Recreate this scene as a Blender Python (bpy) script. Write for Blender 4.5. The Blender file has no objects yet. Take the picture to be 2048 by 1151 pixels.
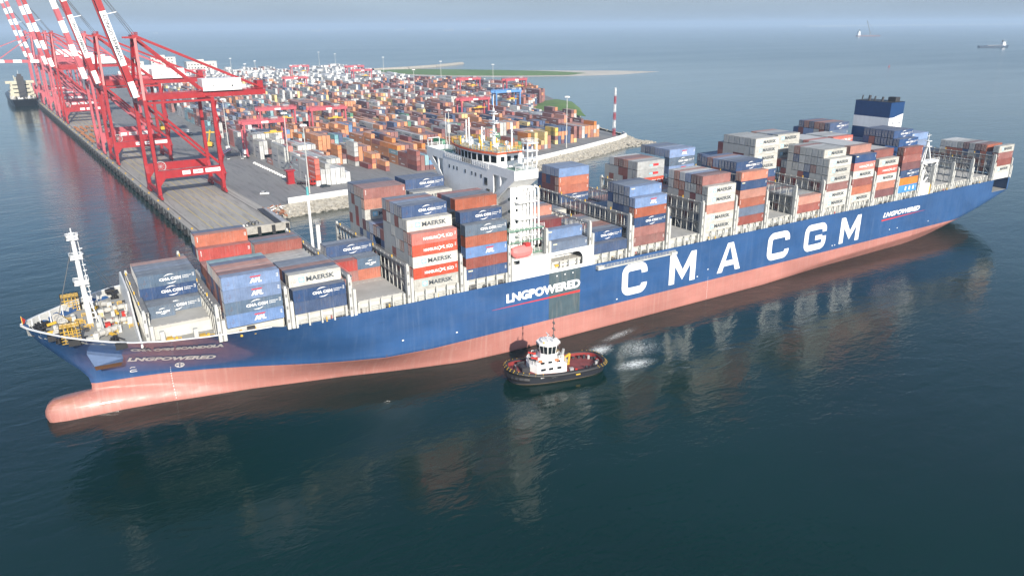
import bpy, math, random
import numpy as np
from mathutils import Vector, Matrix
D = bpy.data
SC = bpy.context.scene
COL = SC.collection
rad = math.radians

# ---------------------------------------------------------------- camera, sky, sun, exposure
CAM = (62.07077481, -157.76302394, 83.84552054)
YAW, PITCH, ROLL, FPX = rad(31.84650242), rad(19.46728453), rad(-0.42207877), 1488.26346
cy, sy, cp, sp = math.cos(YAW), math.sin(YAW), math.cos(PITCH), math.sin(PITCH)
fw = Vector((sy * cp, cy * cp, -sp)); rt = Vector((cy, -sy, 0.0)); upv = rt.cross(fw)
cr, sr = math.cos(ROLL), math.sin(ROLL)
rt2 = rt * cr + upv * sr; up2 = -rt * sr + upv * cr
cam = D.cameras.new('camera'); camo = D.objects.new('camera', cam); COL.objects.link(camo)
cam.sensor_width = 36.0; cam.lens = FPX / 2048 * 36; cam.clip_start = 1.0; cam.clip_end = 90000
camo.matrix_world = Matrix(((rt2.x, up2.x, -fw.x, CAM[0]), (rt2.y, up2.y, -fw.y, CAM[1]), (rt2.z, up2.z, -fw.z, CAM[2]), (0, 0, 0, 1)))
SC.camera = camo
SUN_EL = rad(24.5); SUN_AZ = math.atan2(-0.12, -0.99)      # where the sun stands: behind the camera
tosun = Vector((math.sin(SUN_AZ) * math.cos(SUN_EL), math.cos(SUN_AZ) * math.cos(SUN_EL), math.sin(SUN_EL)))
W = D.worlds.new('World'); SC.world = W; W.use_nodes = True
wn = W.node_tree.nodes; wl = W.node_tree.links
bg = wn.get('Background') or wn.new('ShaderNodeBackground')
sky = wn.new('ShaderNodeTexSky'); sky.sky_type = 'NISHITA'; sky.sun_disc = False
sky.sun_elevation = SUN_EL; sky.sun_rotation = SUN_AZ
sky.air_density = 1.0; sky.dust_density = 1.0; sky.ozone_density = 3.0
# a low band of sea haze over the horizon lies in front of the clear sky
tcw = wn.new('ShaderNodeTexCoord'); sxyz = wn.new('ShaderNodeSeparateXYZ'); wl.new(tcw.outputs['Generated'], sxyz.inputs[0])
mr = wn.new('ShaderNodeMapRange'); mr.clamp = True; mr.interpolation_type = 'SMOOTHSTEP'; wl.new(sxyz.outputs[2], mr.inputs[0])
for i_, v_ in ((1, -0.02), (2, 0.22), (3, 1.0), (4, 0.0)): mr.inputs[i_].default_value = v_
wns = wn.new('ShaderNodeTexNoise'); wns.inputs['Scale'].default_value = 3.0; wns.inputs['Detail'].default_value = 5
wmp = wn.new('ShaderNodeMapping'); wl.new(tcw.outputs['Generated'], wmp.inputs[0]); wmp.inputs['Scale'].default_value = (1, 1, 9); wl.new(wmp.outputs[0], wns.inputs[0])
wcl = wn.new('ShaderNodeMapRange'); wl.new(wns.outputs[0], wcl.inputs[0])
for i_, v_ in ((1, 0.35), (2, 0.7), (3, 0.94), (4, 1.12)): wcl.inputs[i_].default_value = v_
wm1 = wn.new('ShaderNodeMix'); wm1.data_type = 'RGBA'; wl.new(mr.outputs[0], wm1.inputs[0]); wl.new(sky.outputs[0], wm1.inputs[6]); wm1.inputs[7].default_value = (2.15, 2.75, 3.45, 1)
wm2 = wn.new('ShaderNodeMix'); wm2.data_type = 'RGBA'; wm2.blend_type = 'MULTIPLY'; wm2.inputs[0].default_value = 1.0; wl.new(wm1.outputs[2], wm2.inputs[6]); wl.new(wcl.outputs[0], wm2.inputs[7])
wl.new(wm2.outputs[2], bg.inputs[0]); bg.inputs[1].default_value = 0.11
sl = D.lights.new('sun', 'SUN'); sl.energy = 4.6; sl.angle = rad(0.6); sl.color = (1.0, 0.93, 0.82)
so = D.objects.new('sun', sl); COL.objects.link(so)
so.rotation_euler = tosun.to_track_quat('Z', 'Y').to_euler(); so.location = (0, -200, 200)
SC.view_settings.view_transform = 'Standard'; SC.view_settings.look = 'None'
SC.view_settings.exposure = 0.6; SC.view_settings.gamma = 1.0
SC.cycles.volume_bounces = 1
SC.cycles.max_bounces = 8
SC.cycles.transparent_max_bounces = 8
HAZE = 0.00014

# ---------------------------------------------------------------- helpers
def tag(o, label=None, cat=None, group=None, kind=None):
    if label: o['label'] = label
    if cat: o['category'] = cat
    if group: o['group'] = group
    if kind: o['kind'] = kind
    return o

class MB:
    """collects shapes into one mesh"""
    def __init__(s): s.v = []; s.f = []; s.m = []; s.c = []
    def add(s, vs, fs, m=0, c=None):
        n = len(s.v); s.v.extend(vs)
        for f in fs: s.f.append(tuple(i + n for i in f)); s.m.append(m); s.c.append(c)
    def box(s, x0, x1, y0, y1, z0, z1, m=0, c=None, skip=''):
        vs = [(x0, y0, z0), (x1, y0, z0), (x1, y1, z0), (x0, y1, z0), (x0, y0, z1), (x1, y0, z1), (x1, y1, z1), (x0, y1, z1)]
        fs = {'b': (3, 2, 1, 0), 't': (4, 5, 6, 7), 'n': (0, 1, 5, 4), 'r': (1, 2, 6, 5), 'f': (2, 3, 7, 6), 'l': (3, 0, 4, 7)}
        s.add(vs, [f for k, f in fs.items() if k not in skip], m, c)
    def bar(s, p, q, w, h=None, m=0, taper=1.0):
        """box-section bar from p to q"""
        h = h or w; p = Vector(p); q = Vector(q); d = q - p
        if d.length < 1e-6: return
        d.normalize()
        a = Vector((0, 0, 1)) if abs(d.z) < 0.95 else Vector((0, 1, 0))
        u = d.cross(a).normalized(); v = u.cross(d).normalized()
        vs = []
        for c, k in ((p, 1.0), (q, taper)):
            for i, j in ((-1, -1), (1, -1), (1, 1), (-1, 1)): vs.append(tuple(c + u * (i * w * k / 2) + v * (j * h * k / 2)))
        s.add(vs, [(0, 1, 2, 3), (7, 6, 5, 4), (0, 4, 5, 1), (1, 5, 6, 2), (2, 6, 7, 3), (3, 7, 4, 0)], m)
    def tube(s, p, q, r, r2=None, n=8, m=0, cap=True):
        r2 = r if r2 is None else r2; p = Vector(p); q = Vector(q); d = (q - p).normalized()
        a = Vector((0, 0, 1)) if abs(d.z) < 0.95 else Vector((0, 1, 0))
        u = d.cross(a).normalized(); v = u.cross(d).normalized(); vs = []
        for c, k in ((p, r), (q, r2)):
            for i in range(n):
                t = 2 * math.pi * i / n; vs.append(tuple(c + u * math.cos(t) * k + v * math.sin(t) * k))
        fs = [(i, (i + 1) % n, n + (i + 1) % n, n + i) for i in range(n)]
        fs = [f[::-1] for f in fs]
        if cap: fs += [tuple(range(n)), tuple(range(2 * n - 1, n - 1, -1))]
        s.add(vs, fs, m)
    def path(s, pts, r, n=5, m=0):
        for a, b in zip(pts[:-1], pts[1:]): s.tube(a, b, r, n=n, m=m, cap=False)
    def prism(s, poly, z0, z1, m=0, mt=None):
        """poly: CCW list of (x, y)"""
        n = len(poly); vs = [(x, y, z0) for x, y in poly] + [(x, y, z1) for x, y in poly]
        s.add(vs, [(i, (i + 1) % n, n + (i + 1) % n, n + i) for i in range(n)] + [tuple(range(n - 1, -1, -1))], m)
        s.add(vs[n:], [tuple(range(n))], m if mt is None else mt)
    def extrude_xz(s, poly, y0, y1, m=0):
        n = len(poly); vs = [(x, y0, z) for x, z in poly] + [(x, y1, z) for x, z in poly]
        s.add(vs, [(i, (i + 1) % n, n + (i + 1) % n, n + i) for i in range(n)] + [tuple(range(n - 1, -1, -1)), tuple(range(n, 2 * n))], m)
    def extrude_yz(s, poly, x0, x1, m=0):
        n = len(poly); vs = [(x0, y, z) for y, z in poly] + [(x1, y, z) for y, z in poly]
        s.add(vs, [(i, n + i, n + (i + 1) % n, (i + 1) % n) for i in range(n)] + [tuple(range(n)), tuple(range(2 * n - 1, n - 1, -1))], m)
    def lathe(s, prof, c, n=16, m=0):
        """prof: (r, z) list round the vertical axis through c"""
        vs = []; k = len(prof)
        for i in range(n):
            t = 2 * math.pi * i / n
            for r, z in prof: vs.append((c[0] + r * math.cos(t), c[1] + r * math.sin(t), c[2] + z))
        fs = []
        for i in range(n):
            for j in range(k - 1):
                fs.append((i * k + j, ((i + 1) % n) * k + j, ((i + 1) % n) * k + j + 1, i * k + j + 1))
        s.add(vs, fs, m)
    def rail(s, pts, h=1.1, m=0, step=2.0, r=0.035):
        """a guard rail of posts and three lines"""
        for a, b in zip(pts[:-1], pts[1:]):
            a = Vector(a); b = Vector(b); L = (b - a).length; k = max(1, int(L / step))
            for i in range(k + 1):
                p = a.lerp(b, i / k); s.bar(p, p + Vector((0, 0, h)), r * 2, m=m)
            for q in (0.35, 0.7, 1.0): s.bar(a + Vector((0, 0, h * q)), b + Vector((0, 0, h * q)), r * 1.6, m=m)
    def mesh(s, name, mats, smooth=False, colors=False):
        me = D.meshes.new(name); me.from_pydata([tuple(v) for v in s.v], [], s.f)
        for mt in mats: me.materials.append(mt)
        me.polygons.foreach_set('material_index', s.m)
        if smooth: me.polygons.foreach_set('use_smooth', [True] * len(s.f))
        if colors:
            ca = me.color_attributes.new('paint', 'FLOAT_COLOR', 'CORNER'); arr = []
            for f, c in zip(s.f, s.c):
                c = c or (0.5, 0.5, 0.5); arr.extend([c[0], c[1], c[2], 1.0] * len(f))
            ca.data.foreach_set('color', arr)
        me.update(); return me
    def build(s, name, mats, parent=None, local=False, smooth=False, colors=False):
        if not isinstance(mats, (list, tuple)): mats = [mats]
        return link(name, s.mesh(name, mats, smooth, colors), parent, local)

def build_each(mb, name, mats, parent=None, local=False, limit=100):
    """every separate piece of mb becomes an object of its own"""
    n = len(mb.v); up = list(range(n))
    def find(a):
        while up[a] != a: up[a] = up[up[a]]; a = up[a]
        return a
    for f in mb.f:
        r = find(f[0])
        for i in f[1:]: up[find(i)] = r
    gr = {}
    for f, m in zip(mb.f, mb.m): gr.setdefault(find(f[0]), []).append((f, m))
    out = []; last = None
    for k, fs in gr.items():
        b = last if (last and len(out) >= limit) else MB(); ids = {}
        off = len(b.v)
        for f, m in fs:
            for i in f:
                if i not in ids: ids[i] = off + len(ids); b.v.append(mb.v[i])
            b.f.append(tuple(ids[i] for i in f)); b.m.append(m); b.c.append(None)
        if b is last: continue
        out.append(b)
        if len(out) == limit: last = b
    res = [b.build(name, mats, parent, local) for b in out]
    if len(gr) > limit: res[-1]['kind'] = 'stuff'
    return res
def wloc(o):
    p = Vector(o.location)
    while o.parent: o = o.parent; p += o.location
    return p
def link(name, me, parent=None, local=False, loc=None):
    o = D.objects.new(name, me); COL.objects.link(o)
    if parent:
        o.parent = parent
        if not local: o.location = -wloc(parent)      # mesh given in world coordinates, parent unrotated
    if loc is not None: o.location = loc
    return o
def empty(name, loc, label=None, cat=None, group=None, rz=0):
    o = D.objects.new(name, None); COL.objects.link(o); o.location = loc; o.rotation_euler = (0, 0, rz); o.empty_display_size = 1
    return tag(o, label, cat, group)
def copy_tree(o, parent=None):
    c = o.copy(); COL.objects.link(c)
    if parent: c.parent = parent
    for ch in list(o.children): copy_tree(ch, c)
    return c

# ---------------------------------------------------------------- lettering
_tc = {}
def text2d(s, bold=0.0, spacing=1.0):
    """flat text as (verts, faces), scaled to height 1 of its capitals, left at x = 0"""
    k = (s, bold, spacing)
    if k in _tc: return _tc[k]
    cu = D.curves.new('lettering', 'FONT'); cu.body = s; cu.offset = bold; cu.space_character = spacing; cu.resolution_u = 3
    o = D.objects.new('lettering', cu); COL.objects.link(o)
    dg = bpy.context.evaluated_depsgraph_get(); me = o.evaluated_get(dg).to_mesh()
    vs = [(v.co.x, v.co.y) for v in me.vertices]; fs = [tuple(p.vertices) for p in me.polygons]
    o.evaluated_get(dg).to_mesh_clear(); D.objects.remove(o); D.curves.remove(cu)
    x0 = min(v[0] for v in vs); vs = [(x - x0, y) for x, y in vs]
    y0 = min(v[1] for v in vs); h = max(v[1] for v in vs) - y0
    vs = [(x / h, (y - y0) / h) for x, y in vs]
    _tc[k] = (vs, fs); return _tc[k]
def text_fit(s, w, h, bold=0.0, shear=0.0, spacing=1.0):
    vs, fs = text2d(s, bold, spacing); W0 = max(v[0] for v in vs)
    return [(x / W0 * (w - shear * h) + shear * y * h, y * h) for x, y in vs], fs
def stroke(pts, w):
    """a polyline drawn with width w (mitred) -> verts, faces"""
    n = len(pts); L = []; R = []
    for i, p in enumerate(pts):
        p = Vector(p)
        d0 = (p - Vector(pts[i - 1])).normalized() if i else None
        d1 = (Vector(pts[i + 1]) - p).normalized() if i < n - 1 else None
        if d0 is None: nn = Vector((-d1.y, d1.x)); k = 1
        elif d1 is None: nn = Vector((-d0.y, d0.x)); k = 1
        else:
            a = Vector((-d0.y, d0.x)); b = Vector((-d1.y, d1.x)); nn = (a + b).normalized(); k = 1 / max(0.35, nn.dot(a))
        L.append(tuple(p + nn * w / 2 * k)); R.append(tuple(p - nn * w / 2 * k))
    return L + R, [(i, n + i, n + i + 1, i + 1) for i in range(n - 1)]
def arc(cx, cy, rx, ry, a0, a1, n=10):
    return [(cx + rx * math.cos(rad(a0 + (a1 - a0) * i / n)), cy + ry * math.sin(rad(a0 + (a1 - a0) * i / n))) for i in range(n + 1)]

# ---------------------------------------------------------------- materials
def nt(name):
    m = D.materials.new(name); m.use_nodes = True; t = m.node_tree
    b = t.nodes.get('Principled BSDF'); return m, t, b
def node(t, k, **kw):
    n = t.nodes.new(k)
    for a, v in kw.items(): setattr(n, a, v)
    return n
def val(t, sock, v):
    if isinstance(v, bpy.types.NodeSocket): t.links.new(v, sock)
    else: sock.default_value = v
def mathn(t, op, a, b=0.0, clamp=False):
    n = node(t, 'ShaderNodeMath', operation=op, use_clamp=clamp); val(t, n.inputs[0], a); val(t, n.inputs[1], b); return n.outputs[0]
def mix(t, f, a, b, blend='MIX'):
    n = node(t, 'ShaderNodeMix', data_type='RGBA', blend_type=blend)
    val(t, n.inputs[0], f); val(t, n.inputs[6], a); val(t, n.inputs[7], b); return n.outputs[2]
def noise(t, vec, scale, detail=3, rough=0.55, dist=0.0):
    n = node(t, 'ShaderNodeTexNoise'); n.inputs['Scale'].default_value = scale; n.inputs['Detail'].default_value = detail
    n.inputs['Roughness'].default_value = rough; n.inputs['Distortion'].default_value = dist
    if vec: t.links.new(vec, n.inputs['Vector'])
    return n.outputs['Fac']
def mapping(t, vec, scale=(1, 1, 1), rot=(0, 0, 0), loc=(0, 0, 0)):
    n = node(t, 'ShaderNodeMapping'); t.links.new(vec, n.inputs['Vector'])
    n.inputs['Scale'].default_value = scale; n.inputs['Rotation'].default_value = rot; n.inputs['Location'].default_value = loc
    return n.outputs[0]
def ramp(t, f, lo, hi, a=0.0, b=1.0):
    n = node(t, 'ShaderNodeMapRange'); n.clamp = True
    for i, v in enumerate((f, lo, hi, a, b)): val(t, n.inputs[i], v)
    return n.outputs[0]
def c4(c): return (c[0], c[1], c[2], 1.0)
def dark(c, k): return (c[0] * k, c[1] * k, c[2] * k)
def paint(name, col, rough=0.45, var=0.2, rust=0.0, streak=0.25, scale=0.35, per_object=0.0, metal=0.0):
    """weathered paint: blotches, vertical streaks, some rust"""
    m, t, b = nt(name); tc = node(t, 'ShaderNodeTexCoord').outputs['Object']
    c = mix(t, ramp(t, noise(t, tc, scale, 4), 0.3, 0.7), c4(dark(col, 1 - var)), c4(dark(col, 1 + var)))
    if streak:
        s = ramp(t, noise(t, mapping(t, tc, (1.2, 1.2, 0.12)), 1.1, 3), 0.5, 0.72)
        c = mix(t, mathn(t, 'MULTIPLY', s, streak), c, c4((0.28, 0.26, 0.23)))
    if rust:
        r = ramp(t, noise(t, mapping(t, tc, (1, 1, 0.4)), 0.9, 5, 0.7), 0.62, 0.7)
        c = mix(t, mathn(t, 'MULTIPLY', r, rust), c, c4((0.16, 0.07, 0.03)))
    if per_object:
        oi = node(t, 'ShaderNodeObjectInfo').outputs['Random']
        hs = node(t, 'ShaderNodeHueSaturation'); t.links.new(c, hs.inputs['Color'])
        t.links.new(ramp(t, oi, 0, 1, 1 - per_object, 1 + per_object), hs.inputs['Value'])
        t.links.new(ramp(t, mathn(t, 'FRACT', mathn(t, 'MULTIPLY', oi, 7.31)), 0, 1, 0.8, 1.1), hs.inputs['Saturation'])
        c = hs.outputs[0]
    t.links.new(c, b.inputs['Base Color']); b.inputs['Roughness'].default_value = rough; b.inputs['Metallic'].default_value = metal
    return m
def plain(name, col, rough=0.5, metal=0.0, spec=0.5):
    m, t, b = nt(name); tc = node(t, 'ShaderNodeTexCoord').outputs['Object']
    c = mix(t, ramp(t, noise(t, tc, 0.8, 3), 0.3, 0.7), c4(dark(col, 0.88)), c4(dark(col, 1.1)))
    t.links.new(c, b.inputs['Base Color']); b.inputs['Roughness'].default_value = rough; b.inputs['Metallic'].default_value = metal
    b.inputs['Specular IOR Level'].default_value = spec
    return m

M = {}
M['white'] = paint('white_paint', (0.74, 0.74, 0.72), 0.4, 0.05, 0.25, 0.12)
M['house'] = paint('house_white', (0.80, 0.80, 0.79), 0.4, 0.04, 0.15, 0.08)
M['deckgrey'] = paint('deck_grey', (0.33, 0.33, 0.31), 0.7, 0.12, 0.35, 0.0, 0.15)
M['hatch'] = paint('hatch_grey', (0.42, 0.41, 0.38), 0.7, 0.12, 0.3, 0.05, 0.2)
M['lash'] = paint('lashing_grey', (0.50, 0.50, 0.47), 0.55, 0.1, 0.3, 0.2)
M['lashdark'] = paint('lashing_dark', (0.20, 0.20, 0.20), 0.6, 0.15, 0.2, 0.0)
M['yellow'] = plain('yellow_paint', (0.62, 0.38, 0.04), 0.5)
M['black'] = plain('black_rubber', (0.016, 0.016, 0.018), 0.6)
M['darkgap'] = plain('dark_steel', (0.035, 0.035, 0.04), 0.6)
M['glass'] = plain('window_glass', (0.012, 0.018, 0.022), 0.08)
M['green'] = plain('green_deck', (0.16, 0.30, 0.22), 0.6)
M['orange'] = plain('orange_paint', (0.62, 0.14, 0.03), 0.5)
M['redpaint'] = plain('red_paint', (0.45, 0.03, 0.02), 0.5)
M['letter'] = plain('white_lettering', (0.78, 0.78, 0.77), 0.5)
M['letterdark'] = plain('dark_lettering', (0.06, 0.075, 0.09), 0.5)
M['letterred'] = plain('red_lettering', (0.55, 0.04, 0.04), 0.5)
M['starblue'] = plain('pale_blue_emblem', (0.28, 0.60, 0.74), 0.5)
M['cream'] = plain('cream_lettering', (0.62, 0.58, 0.42), 0.5)
M['steel'] = plain('galvanised_steel', (0.36, 0.36, 0.36), 0.45)
M['rope'] = plain('wire_rope', (0.10, 0.10, 0.10), 0.6)
# ---------------------------------------------------------------- the container ship
XS_Z = [-9, -1.2, .7, 2, 3.4, 4.2, 4.45, 4.6, 4.8, 6, 8, 9.9, 12.7, 15, 18.2, 21, 23.3]
XS_X = [54, 51.8, 51.0, 51.1, 51.8, 52.9, 55, 58.2, 61.0, 61.2, 60.9, 59.8, 57.5, 55.7, 53.3, 51.6, 50.4]
H0 = ([51, 51.5, 55, 60.4, 67, 75, 83, 94, 104, 116, 130, 146, 158], [0, 2.3, 3.3, 3.8, 4.3, 5.6, 7.4, 9.6, 12.4, 15.6, 20.2, 24.5, 25.5])
H65 = ([0, 1, 5, 9.5, 16, 25, 33, 46, 53, 63, 75], [0, .8, 1.4, 2.2, 3.8, 7.2, 10.8, 17.4, 20.5, 24.1, 25.5])
HD = ([0, 1, 3.3, 7.7, 11, 16, 21, 30, 38], [0, 2.4, 5.8, 11.2, 14.6, 18.9, 22, 24.7, 25.5])
TOPX = ([50, 58, 73.7, 88, 97.6, 101, 400], [23.3, 22.6, 22.0, 21.35, 20.95, 19.95, 20.1])
ZC = ([250, 292, 346, 364, 384, 402, 416], [-14, -13, -12, -8, -3, 0.2, 5])
ZL = ([250, 292, 346, 372, 384, 394, 405, 413.6, 416], [-1, 2.6, 4.2, 5.8, 7.6, 9.6, 12.2, 14.2, 14.8])
ip = lambda x, t: float(np.interp(x, t[0], t[1]))
def xstem(z): return float(np.interp(z, XS_Z, XS_X))
def ztop(x): return ip(x, TOPX)
def hb(x, z):
    """half breadth of the hull"""
    if x > 250:
        a, b = ip(x, ZC), ip(x, ZL); t = (z - a) / (b - a)
        return 25.5 * max(0.0, min(1.0, t)) ** 0.45
    xs = xstem(z)
    if x <= xs: return 0.0
    if z >= 6.5:
        w = min(1.0, (z - 6.5) / 15.5) ** 1.4
        return ip(x - xs, H65) * (1 - w) + ip(x - xs, HD) * w
    zz = max(0.0, z); w = (zz / 6.5) ** 1.5; h0 = ip(x, H0)
    A = h0 * math.sqrt(max(0.0, 1 - (zz / 4.9) ** 2)) if x < 100 else 0
    body = max(0.0, h0 - 3.4 * max(0.0, min(1.0, (92 - x) / 30)))
    r = max(A, ip(x - max(xs, 61.0), H65) * w + body * (1 - w))
    e = max(0.0, min(1.0, (x - xs) / 2.2)); r = min(r, 5 * math.sqrt(e) + 30 * max(0, x - xs - 3))
    if z < 0: r *= max(0.75, 1 + z / 30)
    return r
def hully(x, z, off=0.0): return 25.5 - hb(x, z) - off

ship = empty('container_ship', (233, 25.5, 0), 'huge dark blue container ship with pink red underside under way past the quay', 'container ship')

# hull paints
def hull_paint(name, col, rough, grime, lo, coat, seam):
    m, t, b = nt(name); tc = node(t, 'ShaderNodeTexCoord').outputs['Object']
    c = mix(t, ramp(t, noise(t, mapping(t, tc, (0.05, 0.05, 0.12)), 1.0, 4), 0.35, 0.68), c4(dark(col, 0.88)), c4(dark(col, 1.16)))
    s = ramp(t, noise(t, mapping(t, tc, (1.3, 0.2, 0.05)), 1.0, 4, 0.65), 0.5, 0.75)
    c = mix(t, mathn(t, 'MULTIPLY', s, grime), c, c4(lo))
    g = node(t, 'ShaderNodeTexBrick'); t.links.new(mapping(t, tc, (1, 1, 1), (rad(90), 0, 0)), g.inputs['Vector'])
    for k, v in (('Scale', 1.0), ('Mortar Size', 0.03), ('Brick Width', 11.0), ('Row Height', 2.7), ('Bias', 0.0)): g.inputs[k].default_value = v
    g.inputs['Color1'].default_value = (1, 1, 1, 1); g.inputs['Color2'].default_value = (.93, .93, .93, 1); g.inputs['Mortar'].default_value = (.78, .78, .78, 1)
    c = mix(t, seam, c, g.outputs['Color'], 'MULTIPLY')
    sc_ = ramp(t, noise(t, mapping(t, tc, (0.06, 0.06, 0.9)), 1.0, 6, 0.75, 1.0), 0.60, 0.70)
    c = mix(t, mathn(t, 'MULTIPLY', sc_, 0.38), c, c4(dark(col, 0.55)))
    r = ramp(t, noise(t, mapping(t, tc, (0.32, 0.32, 0.16)), 1.0, 6, 0.75), 0.60, 0.70)
    sz = node(t, 'ShaderNodeSeparateXYZ'); t.links.new(tc, sz.inputs[0])
    band = ramp(t, mathn(t, 'ABSOLUTE', mathn(t, 'SUBTRACT', sz.outputs[2], 6.8)), 0.3, 2.2, 1.0, 0.0)
    r = mathn(t, 'MULTIPLY', r, mathn(t, 'MULTIPLY', band, 0.85))
    c = mix(t, r, c, c4((0.13, 0.07, 0.03)))
    if coat < 0.3:                                       # worn, rusty nose of the bulb and pale scuffs
        sx = ramp(t, sz.outputs[0], 53.0, 62.0, 1.0, 0.0); sz2 = ramp(t, sz.outputs[2], 1.8, 3.6)
        ru = ramp(t, noise(t, mapping(t, tc, (0.25, 1.2, 2.0), (0, rad(12), 0)), 1.0, 6, 0.75), 0.44, 0.62)
        c = mix(t, mathn(t, 'MULTIPLY', mathn(t, 'MULTIPLY', ru, sz2), mathn(t, 'MULTIPLY', sx, 0.75)), c, c4((0.22, 0.10, 0.035)))
        pf = ramp(t, noise(t, mapping(t, tc, (0.5, 0.5, 0.30)), 1.0, 6, 0.8), 0.60, 0.72)
        c = mix(t, mathn(t, 'MULTIPLY', pf, 0.5), c, c4((0.58, 0.36, 0.32)))
    t.links.new(c, b.inputs['Base Color'])
    t.links.new(ramp(t, noise(t, mapping(t, tc, (0.3, 0.3, 0.3)), 1.0, 4), 0.3, 0.7, rough * 0.7, rough * 1.3), b.inputs['Roughness'])
    b.inputs['Coat Weight'].default_value = coat; b.inputs['Coat Roughness'].default_value = 0.09
    bp = node(t, 'ShaderNodeBump'); bp.inputs['Strength'].default_value = 0.25; bp.inputs['Distance'].default_value = 0.15
    t.links.new(noise(t, mapping(t, tc, (0.9, 0.9, 0.35)), 0.5, 2), bp.inputs['Height']); t.links.new(bp.outputs[0], b.inputs['Normal'])
    return m
M['hullblue'] = hull_paint('hull_blue', (0.025, 0.080, 0.210), 0.46, 0.30, (0.10, 0.16, 0.28), 0.55, 0.6)
M['hullred'] = hull_paint('hull_antifouling', (0.40, 0.168, 0.140), 0.5, 0.45, (0.46, 0.29, 0.25), 0.12, 0.9)

zl = sorted(set([-9, -6, -3, -1.5, -.6, 0, .7, 1.4, 2.1, 2.8, 3.4, 3.8, 4.2, 4.45, 4.6, 4.8, 5.3, 5.9, 6.5, 7.2, 8, 9, 10, 11.2, 12.4, 13.6, 14.8, 16, 17.2, 18.4, 19.4]))
zn = [1.0]                                              # the last row rides on the sheer line
st = [(i / 26) ** 1.5 for i in range(27)]
xa = [100 + 4 * i for i in range(16)] + [164 + 12 * i for i in range(11)] + [290 + 4 * i for i in range(32)] + [415.0]
hm = MB()
rows = []
for zi in range(len(zl) + 1):
    row = []
    for k in range(len(st) + len(xa) - 1):
        zbase = zl[zi] if zi < len(zl) else None
        if k < len(st):
            z = zbase if zbase is not None else 22.0
            x = xstem(z) + (100 - xstem(z)) * st[k]
            if zbase is None:
                x = 50.4 + (100 - 50.4) * st[k]; z = ztop(x)
        else:
            x = xa[k - len(st) + 1]; z = zbase if zbase is not None else ztop(x)
        row.append((x, hb(x, z) if k else 0.0, z))
    rows.append(row)
nc = len(rows[0]); nr = len(rows)
for sgn in (-1, 1):
    vs = [(x, 25.5 + sgn * h, z) for r in rows for x, h, z in r]
    for i in range(nr - 1):
        for j in range(nc - 1):
            a, b, c_, d = i * nc + j, i * nc + j + 1, (i + 1) * nc + j + 1, (i + 1) * nc + j
            zz = rows[i][min(j + 1, nc - 1)][2]
            xx = rows[i][j][0]
            if 401.6 <= xx < 412 and 14.7 < zz < 19.5: continue    # mooring opening at the stern
            f = (a, b, c_, d) if sgn < 0 else (d, c_, b, a)
            hm.add([], [], 0); hm.f.append(tuple(q + len(hm.v) for q in f)); hm.m.append(1 if zz < 6.49 else 0); hm.c.append(None)
    hm.v.extend(vs)
tr = [r[-1] for r in rows]                               # transom
n0 = len(hm.v); hm.v.extend([(x, 25.5 - h, z) for x, h, z in tr] + [(x, 25.5 + h, z) for x, h, z in tr]); q = len(tr)
for i in range(q - 1):
    hm.f.append((n0 + i, n0 + q + i, n0 + q + i + 1, n0 + i + 1)); hm.m.append(1 if tr[i][2] < 6.49 else 0); hm.c.append(None)
hull = hm.build('hull', [M['hullblue'], M['hullred']], ship, smooth=True)

# letters and marks painted on the hull side: thin sheets following the plating
def on_hull(vs, fs, x0, z0, mat, name, parent=hull, slope=0.0, off=0.05):
    b = MB(); b.add([(x0 + u, hully(x0 + u, z0 + v + slope * u, off), z0 + v + slope * u) for u, v in vs], [tuple(f) for f in fs])
    return b.build(name, mat, parent)
def letter(x0, polys):
    """one painted letter: lists of (u, v) outlines or (verts, faces)"""
    b = MB()
    for k, q in enumerate(polys):
        vs, fs = q if isinstance(q, tuple) else (q, [tuple(range(len(q)))])
        b.add([(x0 + u, -0.05 - .004 * k, 8.1 + v) for u, v in vs], fs)
    b.build('hull_letter', M['letter'], hull)
LW = 2.25; LHt = 9.6
def c_path(W_):
    a = LW / 2; r = 1.7
    return [(W_ - a, 6.2)] + arc(W_ - a - r, LHt - a - r, r, r, 0, 90, 5) + arc(a + r, LHt - a - r, r, r, 90, 180, 5) + arc(a + r, a + r, r, r, 180, 270, 5) + arc(W_ - a - r, a + r, r, r, 270, 360, 5)
def m_polys(W_):
    w = LW; h = LHt
    return [[(0, 0), (w, 0), (w, h), (0, h)], [(W_ - w, 0), (W_, 0), (W_, h), (W_ - w, h)], [(w, h), (w, 5.6), (W_ / 2, 0.9), (W_ / 2, 4.2)], [(W_ - w, 5.6), (W_ - w, h), (W_ / 2, 4.2), (W_ / 2, 0.9)]]
letter(197.9, [stroke(c_path(9.7) + [(9.7 - LW / 2, 3.05)], LW)])
letter(216.6, m_polys(11.0))
Wa = 10.6
letter(237.4, [[(0, 0), (2.3, 0), (Wa / 2 + .2, LHt), (Wa / 2 - 1.3, LHt)], [(Wa - 2.3, 0), (Wa, 0), (Wa / 2 + 1.3, LHt), (Wa / 2 + .2, LHt), (Wa / 2 - .05, 8.2)], [(2.2, 1.9), (Wa - 2.2, 1.9), (Wa - 2.9, 3.7), (2.9, 3.7)]])
letter(260.7, [stroke(c_path(11.0) + [(11.0 - LW / 2, 3.05)], LW)])
letter(279.6, [stroke(c_path(11.8) + [(11.8 - LW / 2, 4.6)], LW), [(5.9, 3.6), (11.8 - LW, 3.6), (11.8 - LW, 5.3), (5.9, 5.3)]])
letter(299.4, m_polys(11.5))
vs, fs = text_fit('LNGPOWERED', 24.3, 2.55, 0.05)
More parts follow.
